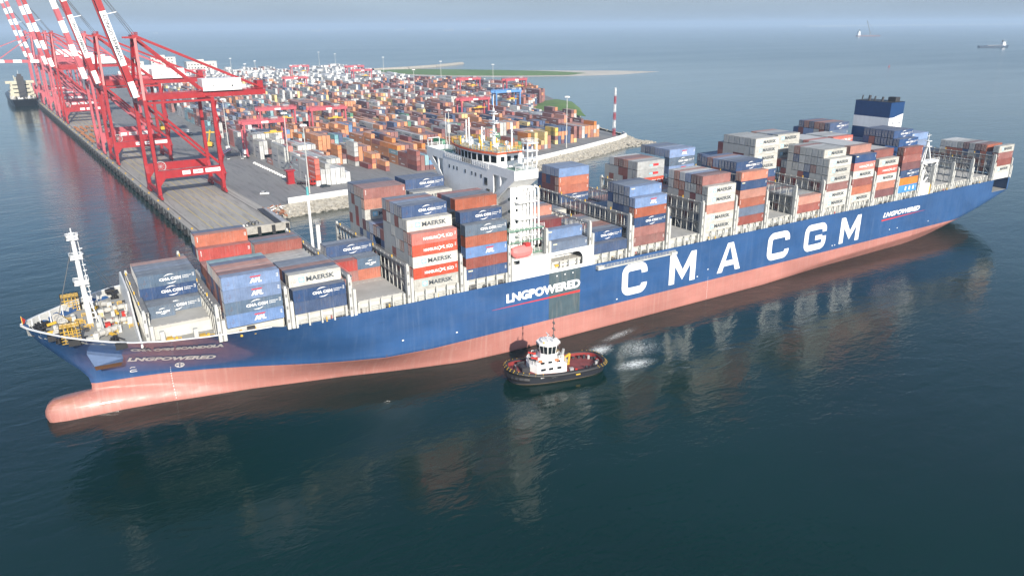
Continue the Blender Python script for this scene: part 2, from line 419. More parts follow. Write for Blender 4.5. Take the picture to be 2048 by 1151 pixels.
for a, b_, nm in ((158.3, 14.2, 'slogan_lettering'), (324.6, 14.3, 'slogan_lettering')):
    v2, f2 = (vs, fs) if a < 200 else text_fit('LNGPOWERED', 24.2, 1.9, 0.05, 0.35)
    on_hull(v2, f2, a, b_, M['letter'], nm)
b = MB()
b.add([(153.8, -.05, 13.1), (182.6, -.05, 12.75), (182.6, -.05, 13.4), (153.8, -.05, 13.16)], [(0, 1, 2, 3)])
b.build('slogan_underline', M['letterred'], hull); b = MB()
b.add([(324.0, -.05, 13.0), (352.5, -.05, 13.75), (352.5, -.05, 13.8), (324.0, -.05, 13.6)], [(0, 1, 2, 3)])
b.build('slogan_underline', M['letterred'], hull)
b = MB()
for px_, pz in ((174.6, 18.9), (177.3, 18.9), (180, 18.9)):
    v, f = arc(0, 0, .22, .22, 0, 360, 8), [tuple(range(8))]; b.add([(px_ + u, -.045, pz + w_) for u, w_ in v], f)
for px_, pz in ((196, 7.6), (228.5, 8.6), (246, 8.3), (295.6, 8.0), (297, 8.0), (330, 8.9), (356, 8.6), (128, 10.5), (143, 9.2), (233, 10.2), (335, 8.8)):
    b.box(px_, px_ + .5, -.05, 0, pz, pz + .3)
for px_, w_, k1 in ((77.6, .16, 13), (233.5, .14, 12)):                   # draught marks
    for k in range(k1):
        z = 0.6 + k * 0.62; b.add([(px_, hully(px_, z, .05), z), (px_ + w_, hully(px_ + w_, z, .05), z), (px_ + w_, hully(px_ + w_, z + .22, .05), z + .22), (px_, hully(px_, z + .22, .05), z + .22)], [(0, 1, 2, 3)])
build_each(b, 'hull_mark', M['letter'], hull)
b = MB(); b.box(172.0, 182.6, -.03, .02, 6.6, 20.02)
b.build('bunker_shell_door', paint('weathered_patch', (0.060, 0.092, 0.110), 0.45, 0.15, 0.4, 0.25), hull)
# bow name, slogan, thruster mark, bulb mark
v2, f2 = text_fit('CMA CGM SCANDOLA', 18.3, 1.5, 0.08); on_hull(v2, f2, 69.7, 17.3, M['letter'], 'bow_name_lettering', slope=-0.075, off=.32)
v2, f2 = text_fit('LNGPOWERED', 18.2, 1.75, 0.05, 0.3); on_hull(v2, f2, 69.0, 12.2, M['letter'], 'bow_slogan_lettering', slope=-0.10, off=.25)
def ring(cx, cz, r, name, spokes=4):
    b = MB(); n = 20
    A = arc(cx, cz, r, r, 0, 360, n); B = arc(cx, cz, r * .8, r * .8, 0, 360, n)
    P = lambda q: (q[0], hully(q[0], q[1], .2), q[1])
    b.add([P(q) for q in A] + [P(q) for q in B], [(i, i + 1, n + 2 + i, n + 1 + i) for i in range(n)])
    for a in (45, 135, 225, 315):
        w_ = [P((cx + r * .8 * math.cos(rad(a + d)) * k, cz + r * .8 * math.sin(rad(a + d)) * k)) for d, k in ((-28, .98), (0, .98), (28, .98), (0, .15))]
        b.add(w_, [(0, 1, 2, 3)])
    b.build(name, M['letter'], hull)
ring(79.6, 8.9, 1.0, 'thruster_mark')
v2, f2 = stroke([(0.0, .9), (.3, 1.25), (1.1, 1.25)], .18); on_hull(v2, f2, 69.4, 8.4, M['letter'], 'bulb_mark')
v2, f2 = stroke([(1.5, .35), (.6, .35), (.2, .1), (.2, -.25), (1.6, -.25)], .18); on_hull(v2, f2, 69.2, 8.4, M['letter'], 'bulb_mark')
# anchor bolster
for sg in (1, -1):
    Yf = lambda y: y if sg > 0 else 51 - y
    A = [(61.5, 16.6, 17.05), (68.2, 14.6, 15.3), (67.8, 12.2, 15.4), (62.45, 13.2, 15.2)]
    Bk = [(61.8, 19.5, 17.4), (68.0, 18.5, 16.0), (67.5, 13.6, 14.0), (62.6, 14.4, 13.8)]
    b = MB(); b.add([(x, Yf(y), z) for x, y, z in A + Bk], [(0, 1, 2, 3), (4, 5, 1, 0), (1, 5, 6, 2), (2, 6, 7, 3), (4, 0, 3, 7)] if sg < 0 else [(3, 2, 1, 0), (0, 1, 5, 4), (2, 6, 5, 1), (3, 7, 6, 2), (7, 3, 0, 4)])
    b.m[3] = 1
    b.build('anchor_bolster', [plain('bolster_sunlit_blue', (0.13, 0.19, 0.32), .5), plain('rusty_steel', (0.16, 0.075, 0.035), 0.8)], hull)  # hull blue made lighter: sunlight on the bolster is painted into its colour

# decks
b = MB()
xs_ = [51.6, 52.5, 54, 56, 58, 60, 62, 64, 66, 68, 70, 72.3]
vs = []
for x in xs_: h = max(0.1, hb(x, 20.6) - .05); vs += [(x, 25.5 - h, 20.6), (x, 25.5 + h, 20.6)]
b.add(vs, [(2 * i, 2 * i + 2, 2 * i + 3, 2 * i + 1) for i in range(len(xs_) - 1)])
xs2 = [72.3, 76, 80, 84, 88, 92, 96, 100, 120, 160, 250, 401.6]; vs = []
for x in xs2: h = hb(x, 19.45) - .05; vs += [(x, 25.5 - h, 19.45), (x, 25.5 + h, 19.45)]
b.add(vs, [(2 * i, 2 * i + 2, 2 * i + 3, 2 * i + 1) for i in range(len(xs2) - 1)])
b.add([(72.3, 4, 19.45), (72.3, 47, 19.45), (72.3, 47, 20.6), (72.3, 4, 20.6)], [(0, 1, 2, 3)])
b.box(401.6, 414.9, .1, 50.9, 14.7, 14.8)              # mooring deck under the aftermost bay
b.box(401.6, 401.75, .1, 50.9, 14.9, 19.4)
b.build('deck', M['deckgrey'], ship)
for sg in (-1, 1):                                      # pale inside face of the bulwark
    b = MB(); xs3 = [51.4, 52, 53, 54.5, 56, 58, 60, 62, 64, 66, 68, 70, 72, 75, 80, 86, 92, 97.4]; vs = []
    for x in xs3:
        zb = 20.55 if x < 72.2 else 19.45; vs += [(x, 25.5 + sg * max(.05, hb(x, zb) - .12), zb), (x, 25.5 + sg * max(.05, hb(x, ztop(x)) - .3), ztop(x) - .03)]
    b.add(vs, [(2 * i, 2 * i + 2, 2 * i + 3, 2 * i + 1) for i in range(len(xs3) - 1)]); b.build('bulwark_lining', M['lash'], ship)
# bulwark cap, walkway rails
b = MB()
for sg in (-1, 1):
    P = [(x, 25.5 + sg * (hb(x, ztop(x))), ztop(x)) for x in [50.6, 51, 51.6, 52.5, 54, 56, 58.5, 62, 66, 70, 76, 84, 92, 97.5]]
    for p, q in zip(P[:-1], P[1:]): b.bar(p, q, .5, .16)
    for p in P[3:9]: b.bar((p[0], 25.5 + sg * (hb(p[0], 20.6) - .35), 20.6), (p[0], p[1] - sg * .45, p[2] - .1), .2, .2)
    b.build('bulwark_cap', M['white'], ship); b = MB()
b = MB()
b.rail([(101.5, .25, 20.0), (160, .25, 20.05)], 1.1, step=2.4, r=.03); b.rail([(188, .25, 20.05), (401, .25, 20.1)], 1.1, step=2.4, r=.03)
b.build('guard_rail', M['lash'], ship)
b = MB(); R = random.Random(3)
for i in range(210):                                    # pipes, lockers and lashing gear along the side passage
    x = R.uniform(102, 398)
    if 158 < x < 189: continue
    k = R.random(); y = R.uniform(.5, 1.2)
    if k < .5: b.box(x, x + R.uniform(.4, 2.2), y, y + .35, 19.45, 19.45 + R.uniform(.5, 1.3), 0)
    elif k < .8: b.box(x, x + R.uniform(.3, .9), y, y + .3, 19.45, 19.45 + R.uniform(.6, 1.6), 1)
    else: b.box(x, x + .35, y, y + .3, 19.45, 20.6, 2 if R.random() < .7 else 3)
for z in (19.9, 20.9): b.tube((102, 1.42, z), (158, 1.42, z), .1, n=5, m=1); b.tube((190, 1.42, z), (398, 1.42, z), .1, n=5, m=1)
build_each(b, 'passage_gear', [M['darkgap'], M['lash'], M['yellow'], M['redpaint']], ship)

# bays: x of the forward end of each 40 foot bay
BX = {'b0': 74.1, 'A': 88.3, 'A2': 102.9, 'g1': 117.6, 'B': 132.3, 'C': 146.8, 'D': 173.0, 'E': 187.5, 'F': 202.0, 'g2': 216.5, 'G': 231.0, 'H': 245.4,
      'g3': 259.8, 'I': 274.2, 'J': 288.7, 'K': 303.0, 'L': 317.5, 'M': 332.3, 'q1': 356.2, 'q2': 370.0, 'q3': 384.6, 'N': 402.2}
ZH_ = 22.6; TH = 2.85; TW = 2.5; CL = 12.19
for k, x in BX.items():
    if k == 'N': continue
    y0 = {'b0': 10.5, 'A': 3.2}.get(k, 1.6)
    co = MB(); co.box(x - .3, x + CL + .3, y0, 51 - y0, 19.45, 21.9, 0, skip='b')
    hc = MB(); w0 = y0 - .5 if k not in ('b0',) else y0 - .2
    n = 4 if k != 'b0' else 3
    for i in range(n):                                   # the cover panels of one hatch
        a = w0 + (51 - 2 * w0) * i / n; c_ = w0 + (51 - 2 * w0) * (i + 1) / n
        hc.box(x - .1, x + CL + .1, a + .06, c_ - .06, 21.9, ZH_ - .02, 0)
        for j in range(8):
            hc.box(x + .5 + j * 1.5, x + .9 + j * 1.5, a + .4, a + .8, ZH_ - .02, ZH_ + .05, 0)
    hco = hc.build('hatch_cover', M['hatch'], ship)
    co.build('hatch_coaming', M['lash'], hco)
    st_ = MB()
    if k not in ('b0', 'A'):
        for j in range(5): st_.box(x + j * 2.95, x + j * 2.95 + .35, .45, .8, 19.45, ZH_ - .02, 0)
        for xx in (x, x + CL - .5): st_.box(xx, xx + .5, .4, 1.2, 19.45, ZH_ - .02, 0)
        build_each(st_, 'pedestal', M['lash'], hco)

# lashing bridges between the bays
def lashing_bridge(x, ztop_, y0=0.2, full=True, levels=(25.2, 28.3)):
    b = MB()
    for y in (y0, 51 - y0 - 1.1):                       # box columns at the ship's sides
        b.box(x - .75, x - .05, y, y + 1.1, 19.6, ztop_, 0); b.box(x + .25, x + .95, y, y + 1.1, 19.6, ztop_ - 3.2, 0)
        b.box(x - .05, x + .25, y + .2, y + .9, 19.6, ztop_ - 3.2, 1)
        for z in (21.2, 24.4, 27.2):
            if z < ztop_ - 1: b.box(x - .6, x - .2, y - .02, y + .1, z, z + .8, 1)
        b.box(x - .65, x - .15, y + .2, y + .9, ztop_, ztop_ + .5, 0)
    yy = y0 + 1.2; n = 19
    for i in range(n + 1):
        y = y0 + 1.6 + (51 - 2 * y0 - 3.2) * i / n
        for xx in (x - .55, x + .55): b.box(xx - .09, xx + .09, y - .09, y + .09, 19.6, ztop_ + .1 if xx < x else ztop_ - .6, 0)
        if i % 5 == 3: b.box(x - .7, x - .45, y - .14, y + .14, ztop_, ztop_ + .7, 2)
    for z in levels:
        b.box(x - .7, x + .7, y0 + 1.1, 51 - y0 - 1.1, z, z + .14, 1)
        for xx in (x - .68, x + .68):
            for dz in (.55, 1.1): b.box(xx - .03, xx + .03, y0 + 1.1, 51 - y0 - 1.1, z + dz, z + dz + .05, 0)
    b.box(x - .75, x + .75, y0 + 1.1, 51 - y0 - 1.1, ztop_ - .5, ztop_ - .25, 1)
    for z0, z1 in ((22.7, 25.2),):
        for i in range(0, n, 3):
            y = y0 + 1.6 + (51 - 2 * y0 - 3.2) * i / n; d = (51 - 2 * y0 - 3.2) / n
            b.bar((x - .5, y, z0), (x - .5, y + d, z1), .16, m=0)
    return b.build('lashing_bridge', [M['lash'], M['lashdark'], M['yellow']], ship)
LB = [(73.7, 26.6, 8.5), (87.1, 27.6, 1.2), (101.7, 29.2, .2), (116.4, 29.3, .2), (131.1, 29.3, .2), (145.7, 29.4, .2), (159.9, 29.4, .2),
      (171.8, 32.2, .2), (186.4, 32.2, .2), (200.9, 32.3, .2), (215.4, 32.3, .2), (229.9, 32.3, .2), (244.3, 32.3, .2), (258.7, 32.3, .2), (273.1, 32.3, .2),
      (287.6, 32.3, .2), (302.0, 32.3, .2), (316.4, 32.3, .2), (331.0, 32.3, .2), (345.6, 32.0, .2), (355.2, 30.6, .2), (369.3, 30.6, .2), (383.6, 30.6, .2), (400.9, 30.6, .2), (415.3, 28, .2)]
for x, z, y in LB: lashing_bridge(x, z, y, levels=tuple(q for q in (25.2, 28.3) if q < z - .9))

# accommodation block, wheelhouse, wings
acc = MB()
acc.box(161.2, 172.2, 12, 39, 19.45, 46.0, 0, skip='b')
acc.box(161.2, 170.4, 6.8, 12, 19.45, 30.0, 0, skip='b'); acc.box(161.2, 170.4, 39, 44.2, 19.45, 30.0, 0, skip='b')
ab = acc.build('accommodation_block', [M['house']], ship)
b = MB()
# wing deck slab with knees: front plate with openings
for sg in (0, 1):
    Y = (lambda y: y) if sg == 0 else (lambda y: 51 - y)
    for poly in ([(0.2, 46.6), (0.2, 49.0), (12, 49.0), (12, 46.6)], [(0.2, 46.6), (12, 38.4), (12, 40.4), (3.6, 46.6)], [(7.2, 46.6), (8.0, 46.6), (8.0, 43.1), (7.2, 43.7)], [(10.9, 46.6), (12, 46.6), (12, 40.0), (10.9, 41.0)]):
        pl = [(Y(y), z) for y, z in poly]
        if sg: pl = pl[::-1]
        b.extrude_yz(pl[::-1], 161.2, 161.5)
    # sloping underside plate
    q = [(161.5, Y(.2), 46.6), (168.4, Y(.2), 46.6), (168.6, Y(4.2), 43.9), (161.5, Y(4.2), 43.9)]
    b.add(q, [(0, 1, 2, 3) if sg == 0 else (3, 2, 1, 0)])
    b.box(162.4, 168.6, *sorted((Y(4.2), Y(12))), 30.0 if sg else 19.45, 46.6)
    b.box(161.5, 168.4, *sorted((Y(.2), Y(12))), 46.6, 47.6, 0)
    b.box(168.2, 168.4, *sorted((Y(.2), Y(12))), 47.6, 49.0, 0); b.box(161.5, 168.2, *sorted((Y(.2), Y(.4))), 47.6, 49.0, 0)
b.box(161.2, 172.2, 12, 39, 46.0, 47.6)
b.box(161.2, 161.4, 12, 39, 47.6, 48.9)
wing = b.build('bridge_wing', M['house'], ab)
b = MB()
for sg in (0, 1):
    y = .5 if sg == 0 else 39.2; b.box(161.6, 168.1, y, y + 11.3, 47.61, 47.66)
b.build('wing_deck', M['green'], wing)
# windows on the front
b = MB()
for y in (35.6, 32.9, 30.9, 26.0, 22.2, 20.0, 17.0): b.box(161.12, 161.2, y, y + .55, 44.6, 45.6)
for y, z in ((14.0, 43.9), (12.9, 41.0)): b.box(161.1, 161.2, y, y + 1.5, z - .8, z + 1.2)
for z in (43.8, 40.6, 37.4, 34.2, 31.6):
    for x in (163, 165.4, 168.2, 170.4): b.box(x - 1.4 if x < 168 else x, x - .8 if x < 168 else x + .6, 4.13 if x < 168 else 11.93, 4.2 if x < 168 else 12.0, z, z + .8)
build_each(b, 'window', M['glass'], ab)
# wheelhouse
b = MB()
poly = [(163.6, 12.6), (171.6, 12.6), (171.6, 38.4), (163.6, 38.4), (162.0, 33.5), (161.2, 28.5), (161.2, 22.5), (162.0, 17.5)]
b.prism(poly, 47.6, 51.3)
wh = b.build('wheelhouse', M['house'], ab)
b = MB(); pl2 = [(163.2, 12.2), (172, 12.2), (172, 38.8), (163.2, 38.8), (161.5, 33.6), (160.7, 28.6), (160.7, 22.4), (161.5, 17.4)]
b.prism(pl2, 51.3, 51.75, 0); b.prism([(x + (.5 if x < 166 else -.4), y + (.4 if y < 20 else -.4 if y > 30 else 0)) for x, y in pl2], 51.75, 51.95, 1)
b.build('wheelhouse_roof', [plain('roof_trim', (0.50, 0.10, 0.04), .5), plain('roof_grey', (.45, .50, .46), .6)], wh)
b = MB()
for i in (4, 5, 6, 7, 3):                                # slanted wheelhouse windows
    p, q = Vector(poly[i] + (0,)), Vector(poly[(i + 1) % 8] + (0,)); L = (q - p).length; k = max(1, round(L / 2.1)); nrm = Vector(((q - p).y, -(q - p).x, 0)).normalized()
    for j in range(k):
        a = p.lerp(q, (j + .12) / k); c_ = p.lerp(q, (j + .88) / k)
        b.add([tuple(a + nrm * .03 + Vector((0, 0, 49.0))), tuple(c_ + nrm * .03 + Vector((0, 0, 49.0))), tuple(c_ + nrm * .05 + Vector((0, 0, 50.8))), tuple(a + nrm * .05 + Vector((0, 0, 50.8)))], [(0, 1, 2, 3), (3, 2, 1, 0)])
for x in (164.6, 166.6, 168.8): b.box(x, x + 1.2, 12.53, 12.6, 49.3, 50.6)
build_each(b, 'window', M['glass'], wh)
b = MB()
b.rail([(161.0, 13, 47.6), (161.0, 38, 47.6)], 1.3, step=1.2, r=.04)
b.rail([(161.4, 17.6, 51.9), (160.9, 22.5, 51.9), (160.9, 28.5, 51.9), (161.6, 33.5, 51.9), (163.4, 38.5, 51.9), (171.8, 38.5, 51.9), (171.8, 12.4, 51.9), (163.4, 12.4, 51.9), (161.4, 17.6, 51.9)], 1.2, m=1, step=1.2, r=.05)
b.rail([(161.6, .4, 49.0), (168.2, .4, 49.0), (168.3, 12, 49.0)], 1.0, step=1.5, r=.04)
b.rail([(161.6, 50.6, 49.0), (168.2, 50.6, 49.0)], 1.0, step=1.5, r=.04)
for y in (48.0, 50.6): b.bar((161.6, y, 49), (161.6, y, 51.4), .16)
b.bar((161.6, 48, 51.4), (161.6, 50.6, 51.4), .16); b.bar((161.6, 50.6, 51.4), (165.5, 50.6, 51.4), .16); b.bar((165.5, 50.6, 51.4), (165.5, 50.6, 49), .16)
b.build('bridge_railing', [M['house'], M['yellow']], wh)
b = MB()
b.tube((167, 20.0, 51.9), (167, 20.0, 62.5), .45, .25, 8); b.tube((167, 20, 62.5), (167, 20, 66), .08, n=5)     # radar mast
for z, w_ in ((55.5, 2.6), (58.6, 3.2), (61.0, 2.2)): b.box(166.2, 167.8, 20 - w_ / 2, 20 + w_ / 2, z, z + .15); b.box(166.6, 167.0, 20 - w_ / 2 - .4, 20 + w_ / 2 + .4, z + .6, z + .85)
for x, y, h in ((164.5, 29.5, 7.5), (165.5, 24, 5.5), (165.5, 33, 6.5), (170, 15.5, 6.8), (168.5, 28, 4.5)):
    b.tube((x, y, 51.9), (x, y, 51.9 + h), .28, .16, 6); b.bar((x, y - .8, 51.9 + h * .7), (x, y + .8, 51.9 + h * .7), .12)
for x, y, r in ((169.5, 23.5, .8), (169.5, 31, .65), (166.2, 17.0, .5), (170.3, 18.6, .6), (166, 36, .5)):
    b.tube((x, y, 51.9), (x, y, 52.9), .2, n=6); b.lathe([(0.02, 0), (r * .7, .1), (r, .6 * r + .2), (r * .7, 1.5 * r), (0.02, 1.9 * r)], (x, y, 52.7), 10)
for x, y in ((163, 22), (163, 27), (164, 33), (168, 14.5), (170, 26), (165.5, 30), (168, 35)): b.box(x, x + .8, y, y + .9, 51.9, 53.1)
b.tube((161.5, 38, 51.9), (161.5, 38, 60), .06, n=5)
b.build('mast', M['house'], wh)
b = MB()
for x, y in ((162.5, 19.5), (162.3, 31), (164, 16.8), (166, 26.5), (168.6, 21.5)):
    b.box(x, x + .35, y, y + .35, 51.95, 54.2); b.bar((x, y, 53.2), (x + 1.5, y + .6, 53.2), .18)
build_each(b, 'roof_fitting', M['yellow'], wh)
# stair and hose tower by the near wing
b = MB()
for x in (165.7, 168.5):
    for y in (1.2, 3.2): b.bar((x, y, 49), (x, y, 55.4), .3)
for z in (51.4, 53.4, 55.3):
    b.box(165.3, 168.9, .8, 3.6, z, z + .15)
b.rail([(165.3, .8, 55.4), (168.9, .8, 55.4), (168.9, 3.6, 55.4), (165.3, 3.6, 55.4), (165.3, .8, 55.4)], 1.0, step=1.2)
for x in (166.2, 167.4, 168.6): b.path([(x, 3.6, 27), (x, 3.6, 42.2), (x + .3, 3.4, 43.4), (x + 1.0, 3.2, 43.9), (x + 1.8, 3.1, 43.2), (x + 2, 3.1, 28)], .26, 8)
for z in (31, 35.5, 40): b.box(163.5, 169.4, 2.0, 4.2, z, z + .12); b.rail([(163.6, 2.1, z + .1), (169.3, 2.1, z + .1)], 1.0, step=1.4)
for i in range(4): b.bar((164 + .0, 3.7, 30 + 3 * i), (168, 3.7, 33 + 3 * i), .35, .12)
b.build('stair_tower', M['house'], ab)
# outside decks low on the near side
b = MB()
for z in (22.8, 26.0, 29.4, 32.6):
    b.box(160.6, 172, 2.2, 12, z, z + .16, 1); b.rail([(160.7, 2.3, z + .15), (171.9, 2.3, z + .15)], 1.1, step=1.5)
    for x in (161, 164.5, 168, 171.5): b.bar((x, 2.5, z - 3.2), (x, 2.5, z), .28)
for i, (x, y, z) in enumerate(((162, 4, 26.2), (164, 6, 26.2), (169, 4, 29.6), (163, 4.5, 29.6), (170, 6, 26.2), (166, 3.8, 32.8), (162.4, 5, 32.8))): b.box(x, x + 1.3, y, y + 1.2, z, z + 1.4, (i % 3 == 0) * 2)
b.build('boat_deck', [M['house'], M['green'], M['yellow']], ab)
# raised side bulwark with the open bunker station
b = MB()
def arch_wall():
    top = 25.7
    L = [(160.6, 20.0), (171.9, 20.0), (171.9, 22.6)] + [(171.9 + 2.2 - 2.2 * math.cos(rad(a)), 22.6 + 2.3 * math.sin(rad(a))) for a in (20, 45, 70, 90)] + [(174.1, top), (162.6, top), (162.6, 24.3), (160.6, 24.3)]
    b.extrude_xz(L, 0.0, .35)
    b.extrude_xz([(174.1, 24.9), (181.2, 24.9), (181.2, top + .1), (174.1, top)], 0.0, .35)
    Rr = [(187.0, 20.0), (187.0, top + .1), (181.2, top + .1), (181.2, 24.9)] + [(181.2 + 2.2 * math.sin(rad(a)), 22.6 + 2.3 * math.cos(rad(a))) for a in (20, 45, 70, 90)] + [(183.4, 20.0)]
    b.extrude_xz(Rr, 0.0, .35)
arch_wall()
b.box(171.9, 183.4, .0, .3, 20.0, 20.9); b.box(160.6, 187, .35, 3.4, 25.3, 25.5); b.box(171.9, 183.4, 4.5, 4.7, 19.45, 25.3)
b.build('side_bulwark', M['house'], ship)
b = MB(); R = random.Random(8)
for i in range(46):
    x = R.uniform(172.4, 183); y = R.uniform(.8, 4); z = R.uniform(19.5, 22.3); s = R.uniform(.15, .6)
    if R.random() < .5: b.tube((x, y, 19.5), (x, y, z + 1), .12, n=6, m=R.choice([0, 1, 3]))
    else: b.box(x, x + s * 2, y, y + s, z, z + s, R.choice([0, 1, 1, 2, 3]))
for y in (1.4, 2.3, 3.2): b.tube((172.2, y, 21.2), (183.2, y, 21.2), .22, n=7, m=1)
build_each(b, 'bunker_manifold', [M['darkgap'], M['house'], M['yellow'], M['steel']], ship)
# gangway lying along the side
b = MB(); b.box(188.5, 217.6, -1.1, -.15, 18.3, 18.6); b.rail([(189, -1.05, 18.6), (217.5, -1.05, 18.6)], 1.0, step=1.2); b.box(188.0, 190, -1.3, .2, 18.4, 19.4); b.box(215.8, 218.2, -1.3, .1, 18.2, 19.0)
gw = b.build('gangway', M['lash'], ship)
# funnel
fb = MB()
def fun(z0, z1, m, k0=0.0):
    fb.box(347.4, 356.4, 17.7, 33.3, z0, z1, m, skip='bt')
fb.box(347.4, 356.4, 17.7, 33.3, 19.5, 43.6, 0, skip='b'); fun(43.6, 47.9, 1); fun(47.9, 53.9, 0)
fb.box(347.4, 356.4, 17.7, 33.3, 53.8, 53.9, 2)
fn = fb.build('funnel', [plain('funnel_blue', (0.010, 0.045, 0.14), 0.4), M['house'], M['darkgap']], ship)
b = MB()
for x, y, r, h in ((349.5, 32, .25, 1.9), (349.4, 28.8, .55, 2.0), (350.6, 27.2, .3, 1.7), (350.2, 23.6, .45, 1.7), (352, 21, .3, 1.4), (351.6, 18.9, .3, 1.6)): b.tube((x, y, 53.8), (x + .5, y, 53.8 + h), r, n=8)
b.box(351.5, 354.5, 18.8, 22.0, 53.9, 55.6)
build_each(b, 'exhaust_pipe', M['darkgap'], fn)
b = MB(); n = 8                                           # white swoosh on the near side
cur = [(347.45 + 8.9 * i / n, 46.3 + 2.9 * math.sqrt(i / n)) for i in range(n + 1)]
b.add([(x, 17.64, z) for x, z in [(347.45, 43.8), (356.35, 43.8)] + cur[::-1]], [tuple(range(n + 3))])
b.build('funnel_emblem', M['letter'], fn)
v2, f2 = text_fit('CMA CGM', 6.4, .95, .03); b = MB(); b.add([(348.6 + u, 17.6, 45.3 + v) for u, v in v2], f2); b.build('funnel_lettering', plain('emblem_grey', (0.28, 0.30, 0.36), .5), fn)
# aft mast on its platform
b = MB()
b.box(349.8, 361, 2.6, 5.4, 31.6, 32.4)
for x, y in ((350.2, 2.9), (350.2, 5.1), (360.6, 2.9), (360.6, 5.1)): b.bar((x, y, 20), (x, y, 31.6), .4)
b.bar((350.2, 2.9, 22), (360.6, 2.9, 31.4), .25); b.bar((360.6, 2.9, 22), (350.2, 2.9, 31.4), .25)
for x, y in ((351, 3), (355.5, 3), (353.2, 5.2)): b.bar((x, y, 32.4), (353.3, 3.9, 40.2), .4)
b.box(351.9, 354.7, 2.8, 5.0, 38.0, 38.2); b.box(352.2, 354.4, 3.0, 4.8, 40.1, 40.3); b.bar((353.3, 3.9, 40.2), (353.3, 3.9, 43), .15); b.bar((352, 3.9, 42), (354.6, 3.9, 42.4), .14)
b.rail([(349.8, 2.6, 32.4), (361, 2.6, 32.4)], 1.0, step=1.5)
b.build('aft_mast', M['house'], ship)
b = MB(); b.box(348.2, 353.2, .3, 2.6, 19.6, 24.4); b.box(346.8, 348, .4, 2.6, 19.6, 30); b.bar((349.5, 1.2, 24.4), (352.5, 1.2, 26.6), .3); b.box(353.2, 354.6, .6, 2.2, 19.6, 23.6, 1)
b.build('deck_house', [M['house'], M['yellow']], ship)
b = MB()
for x, y, r in ((357.6, 6, 1.0), (357.6, 8.6, .9), (358.2, 7.2, 1.1), (357.4, 10, .8)):
    for z in (23.5, 27.0, 30.0): b.lathe([(0.02, -r), (r * .8, -r * .7), (r, 0), (r * .8, r * .7), (0.02, r)], (x, y, z), 10)
build_each(b, 'ventilator', M['house'], ship)

# foremast and its stays
b = MB()
b.tube((63.6, 25.5, 20.6), (63.4, 25.5, 41.5), .62, .40, 10); b.bar((65.4, 24.7, 20.6), (63.7, 25.5, 29), .2); b.bar((65.4, 26.3, 20.6), (63.7, 25.5, 29), .2)
for z, s in ((30.4, 1.5), (36.2, 1.3), (40.6, 1.2)):
    b.box(63.4 - s, 63.4 + s, 25.5 - s, 25.5 + s, z, z + .18)
    b.rail([(63.4 - s, 25.5 - s, z), (63.4 + s, 25.5 - s, z), (63.4 + s, 25.5 + s, z), (63.4 - s, 25.5 + s, z), (63.4 - s, 25.5 - s, z)], 1.0, step=1.3, r=.06)
for i in range(14): b.box(64.2, 64.9, 25.2, 25.8, 22 + i * 1.25, 22.1 + i * 1.25)
for y in (25.15, 25.85): b.bar((64.8, y, 21), (64.3, y, 40), .08)
b.tube((63.4, 25.5, 41.5), (63.4, 25.5, 43), .12, n=6); b.box(62.9, 63.9, 25.2, 25.8, 41.8, 42.0)
fm = b.build('foremast', M['house'], ship)
b = MB()
for p in ((56.5, 21.5, 21.4), (57.5, 30.5, 21.6), (69.8, 41.5, 21.6), (71, 43.0, 21.6)): b.tube((63.4, 25.5, 40.4), p, .045, n=4, m=0)
b.build('mast_stay', M['rope'], fm)
# breakwater
b = MB()
poly = [(4.6, 20.6), (46.4, 20.6), (46.2, 25.6), (44.8, 26.2), (27.5, 26.2), (22.0, 24.6), (16.5, 23.3), (10.5, 22.2), (4.8, 21.2)]
k_ = len(poly); rk_ = lambda z: 71.5 + 0.10 * (z - 20.6)
vs = [(rk_(z), y, z) for y, z in poly]; v2 = [(x + .35, y, z) for x, y, z in vs]
b.add(vs + v2, [tuple(range(k_))[::-1], tuple(range(k_, 2 * k_))] + [(i, (i + 1) % k_, k_ + (i + 1) % k_, k_ + i) for i in range(k_)])
for y in range(28, 45, 4): b.add([(71.8, y, 20.6), (72.2, y, 25.4), (72.9, y, 20.6), (71.8, y + .2, 20.6), (72.2, y + .2, 25.4), (72.9, y + .2, 20.6)], [(0, 1, 2), (5, 4, 3), (1, 4, 5, 2)])
b.build('breakwater', M['white'], ship)
# forecastle machinery
def windlass(x, y, rz):
    b = MB(); c, s = math.cos(rz), math.sin(rz)
    T = lambda u, v, z: (x + u * c - v * s, y + u * s + v * c, z)
    b.tube(T(0, -2.2, 21.8), T(0, 2.4, 21.8), .3, n=8, m=0)
    for v0, v1, r in ((-2.0, -.9, .6), (-.4, .3, .75), (.8, 2.0, .6)): b.tube(T(0, v0, 21.8), T(0, v1, 21.8), r, n=14, m=0)
    for v in (-2.3, -.8, .45, 2.35): b.tube(T(0, v, 21.8), T(0, v + .1, 21.8), .9, n=14, m=0)
    b.bar(T(-.2, -2.6, 20.6), T(-.2, -2.6, 22.3), 1.0, .5, m=1); b.bar(T(-.2, 2.8, 20.6), T(-.2, 2.8, 22.3), 1.0, .5, m=1)
    b.bar(T(-2.8, 0, 21.3), T(-.9, 0, 21.5), .5, .5, m=2); b.bar(T(-5.6, 0, 20.9), T(-2.6, 0, 21.0), .28, .2, m=3)
    b.bar(T(.8, 3.6, 20.6), T(.8, 3.6, 21.6), 1.3, .9, m=1); b.bar(T(1.4, -3, 21.6), T(1.4, 3, 21.6), .1, m=2)
    return b.build('windlass', [M['hatch'], M['lash'], M['yellow'], M['darkgap']], ship)
windlass(57.6, 22.3, rad(-16)); windlass(57.8, 28.9, rad(16)); windlass(68.6, 21.6, rad(80)); windlass(68.8, 30.2, rad(100)); windlass(66.0, 35.5, rad(60)); windlass(66.2, 15.6, rad(120))
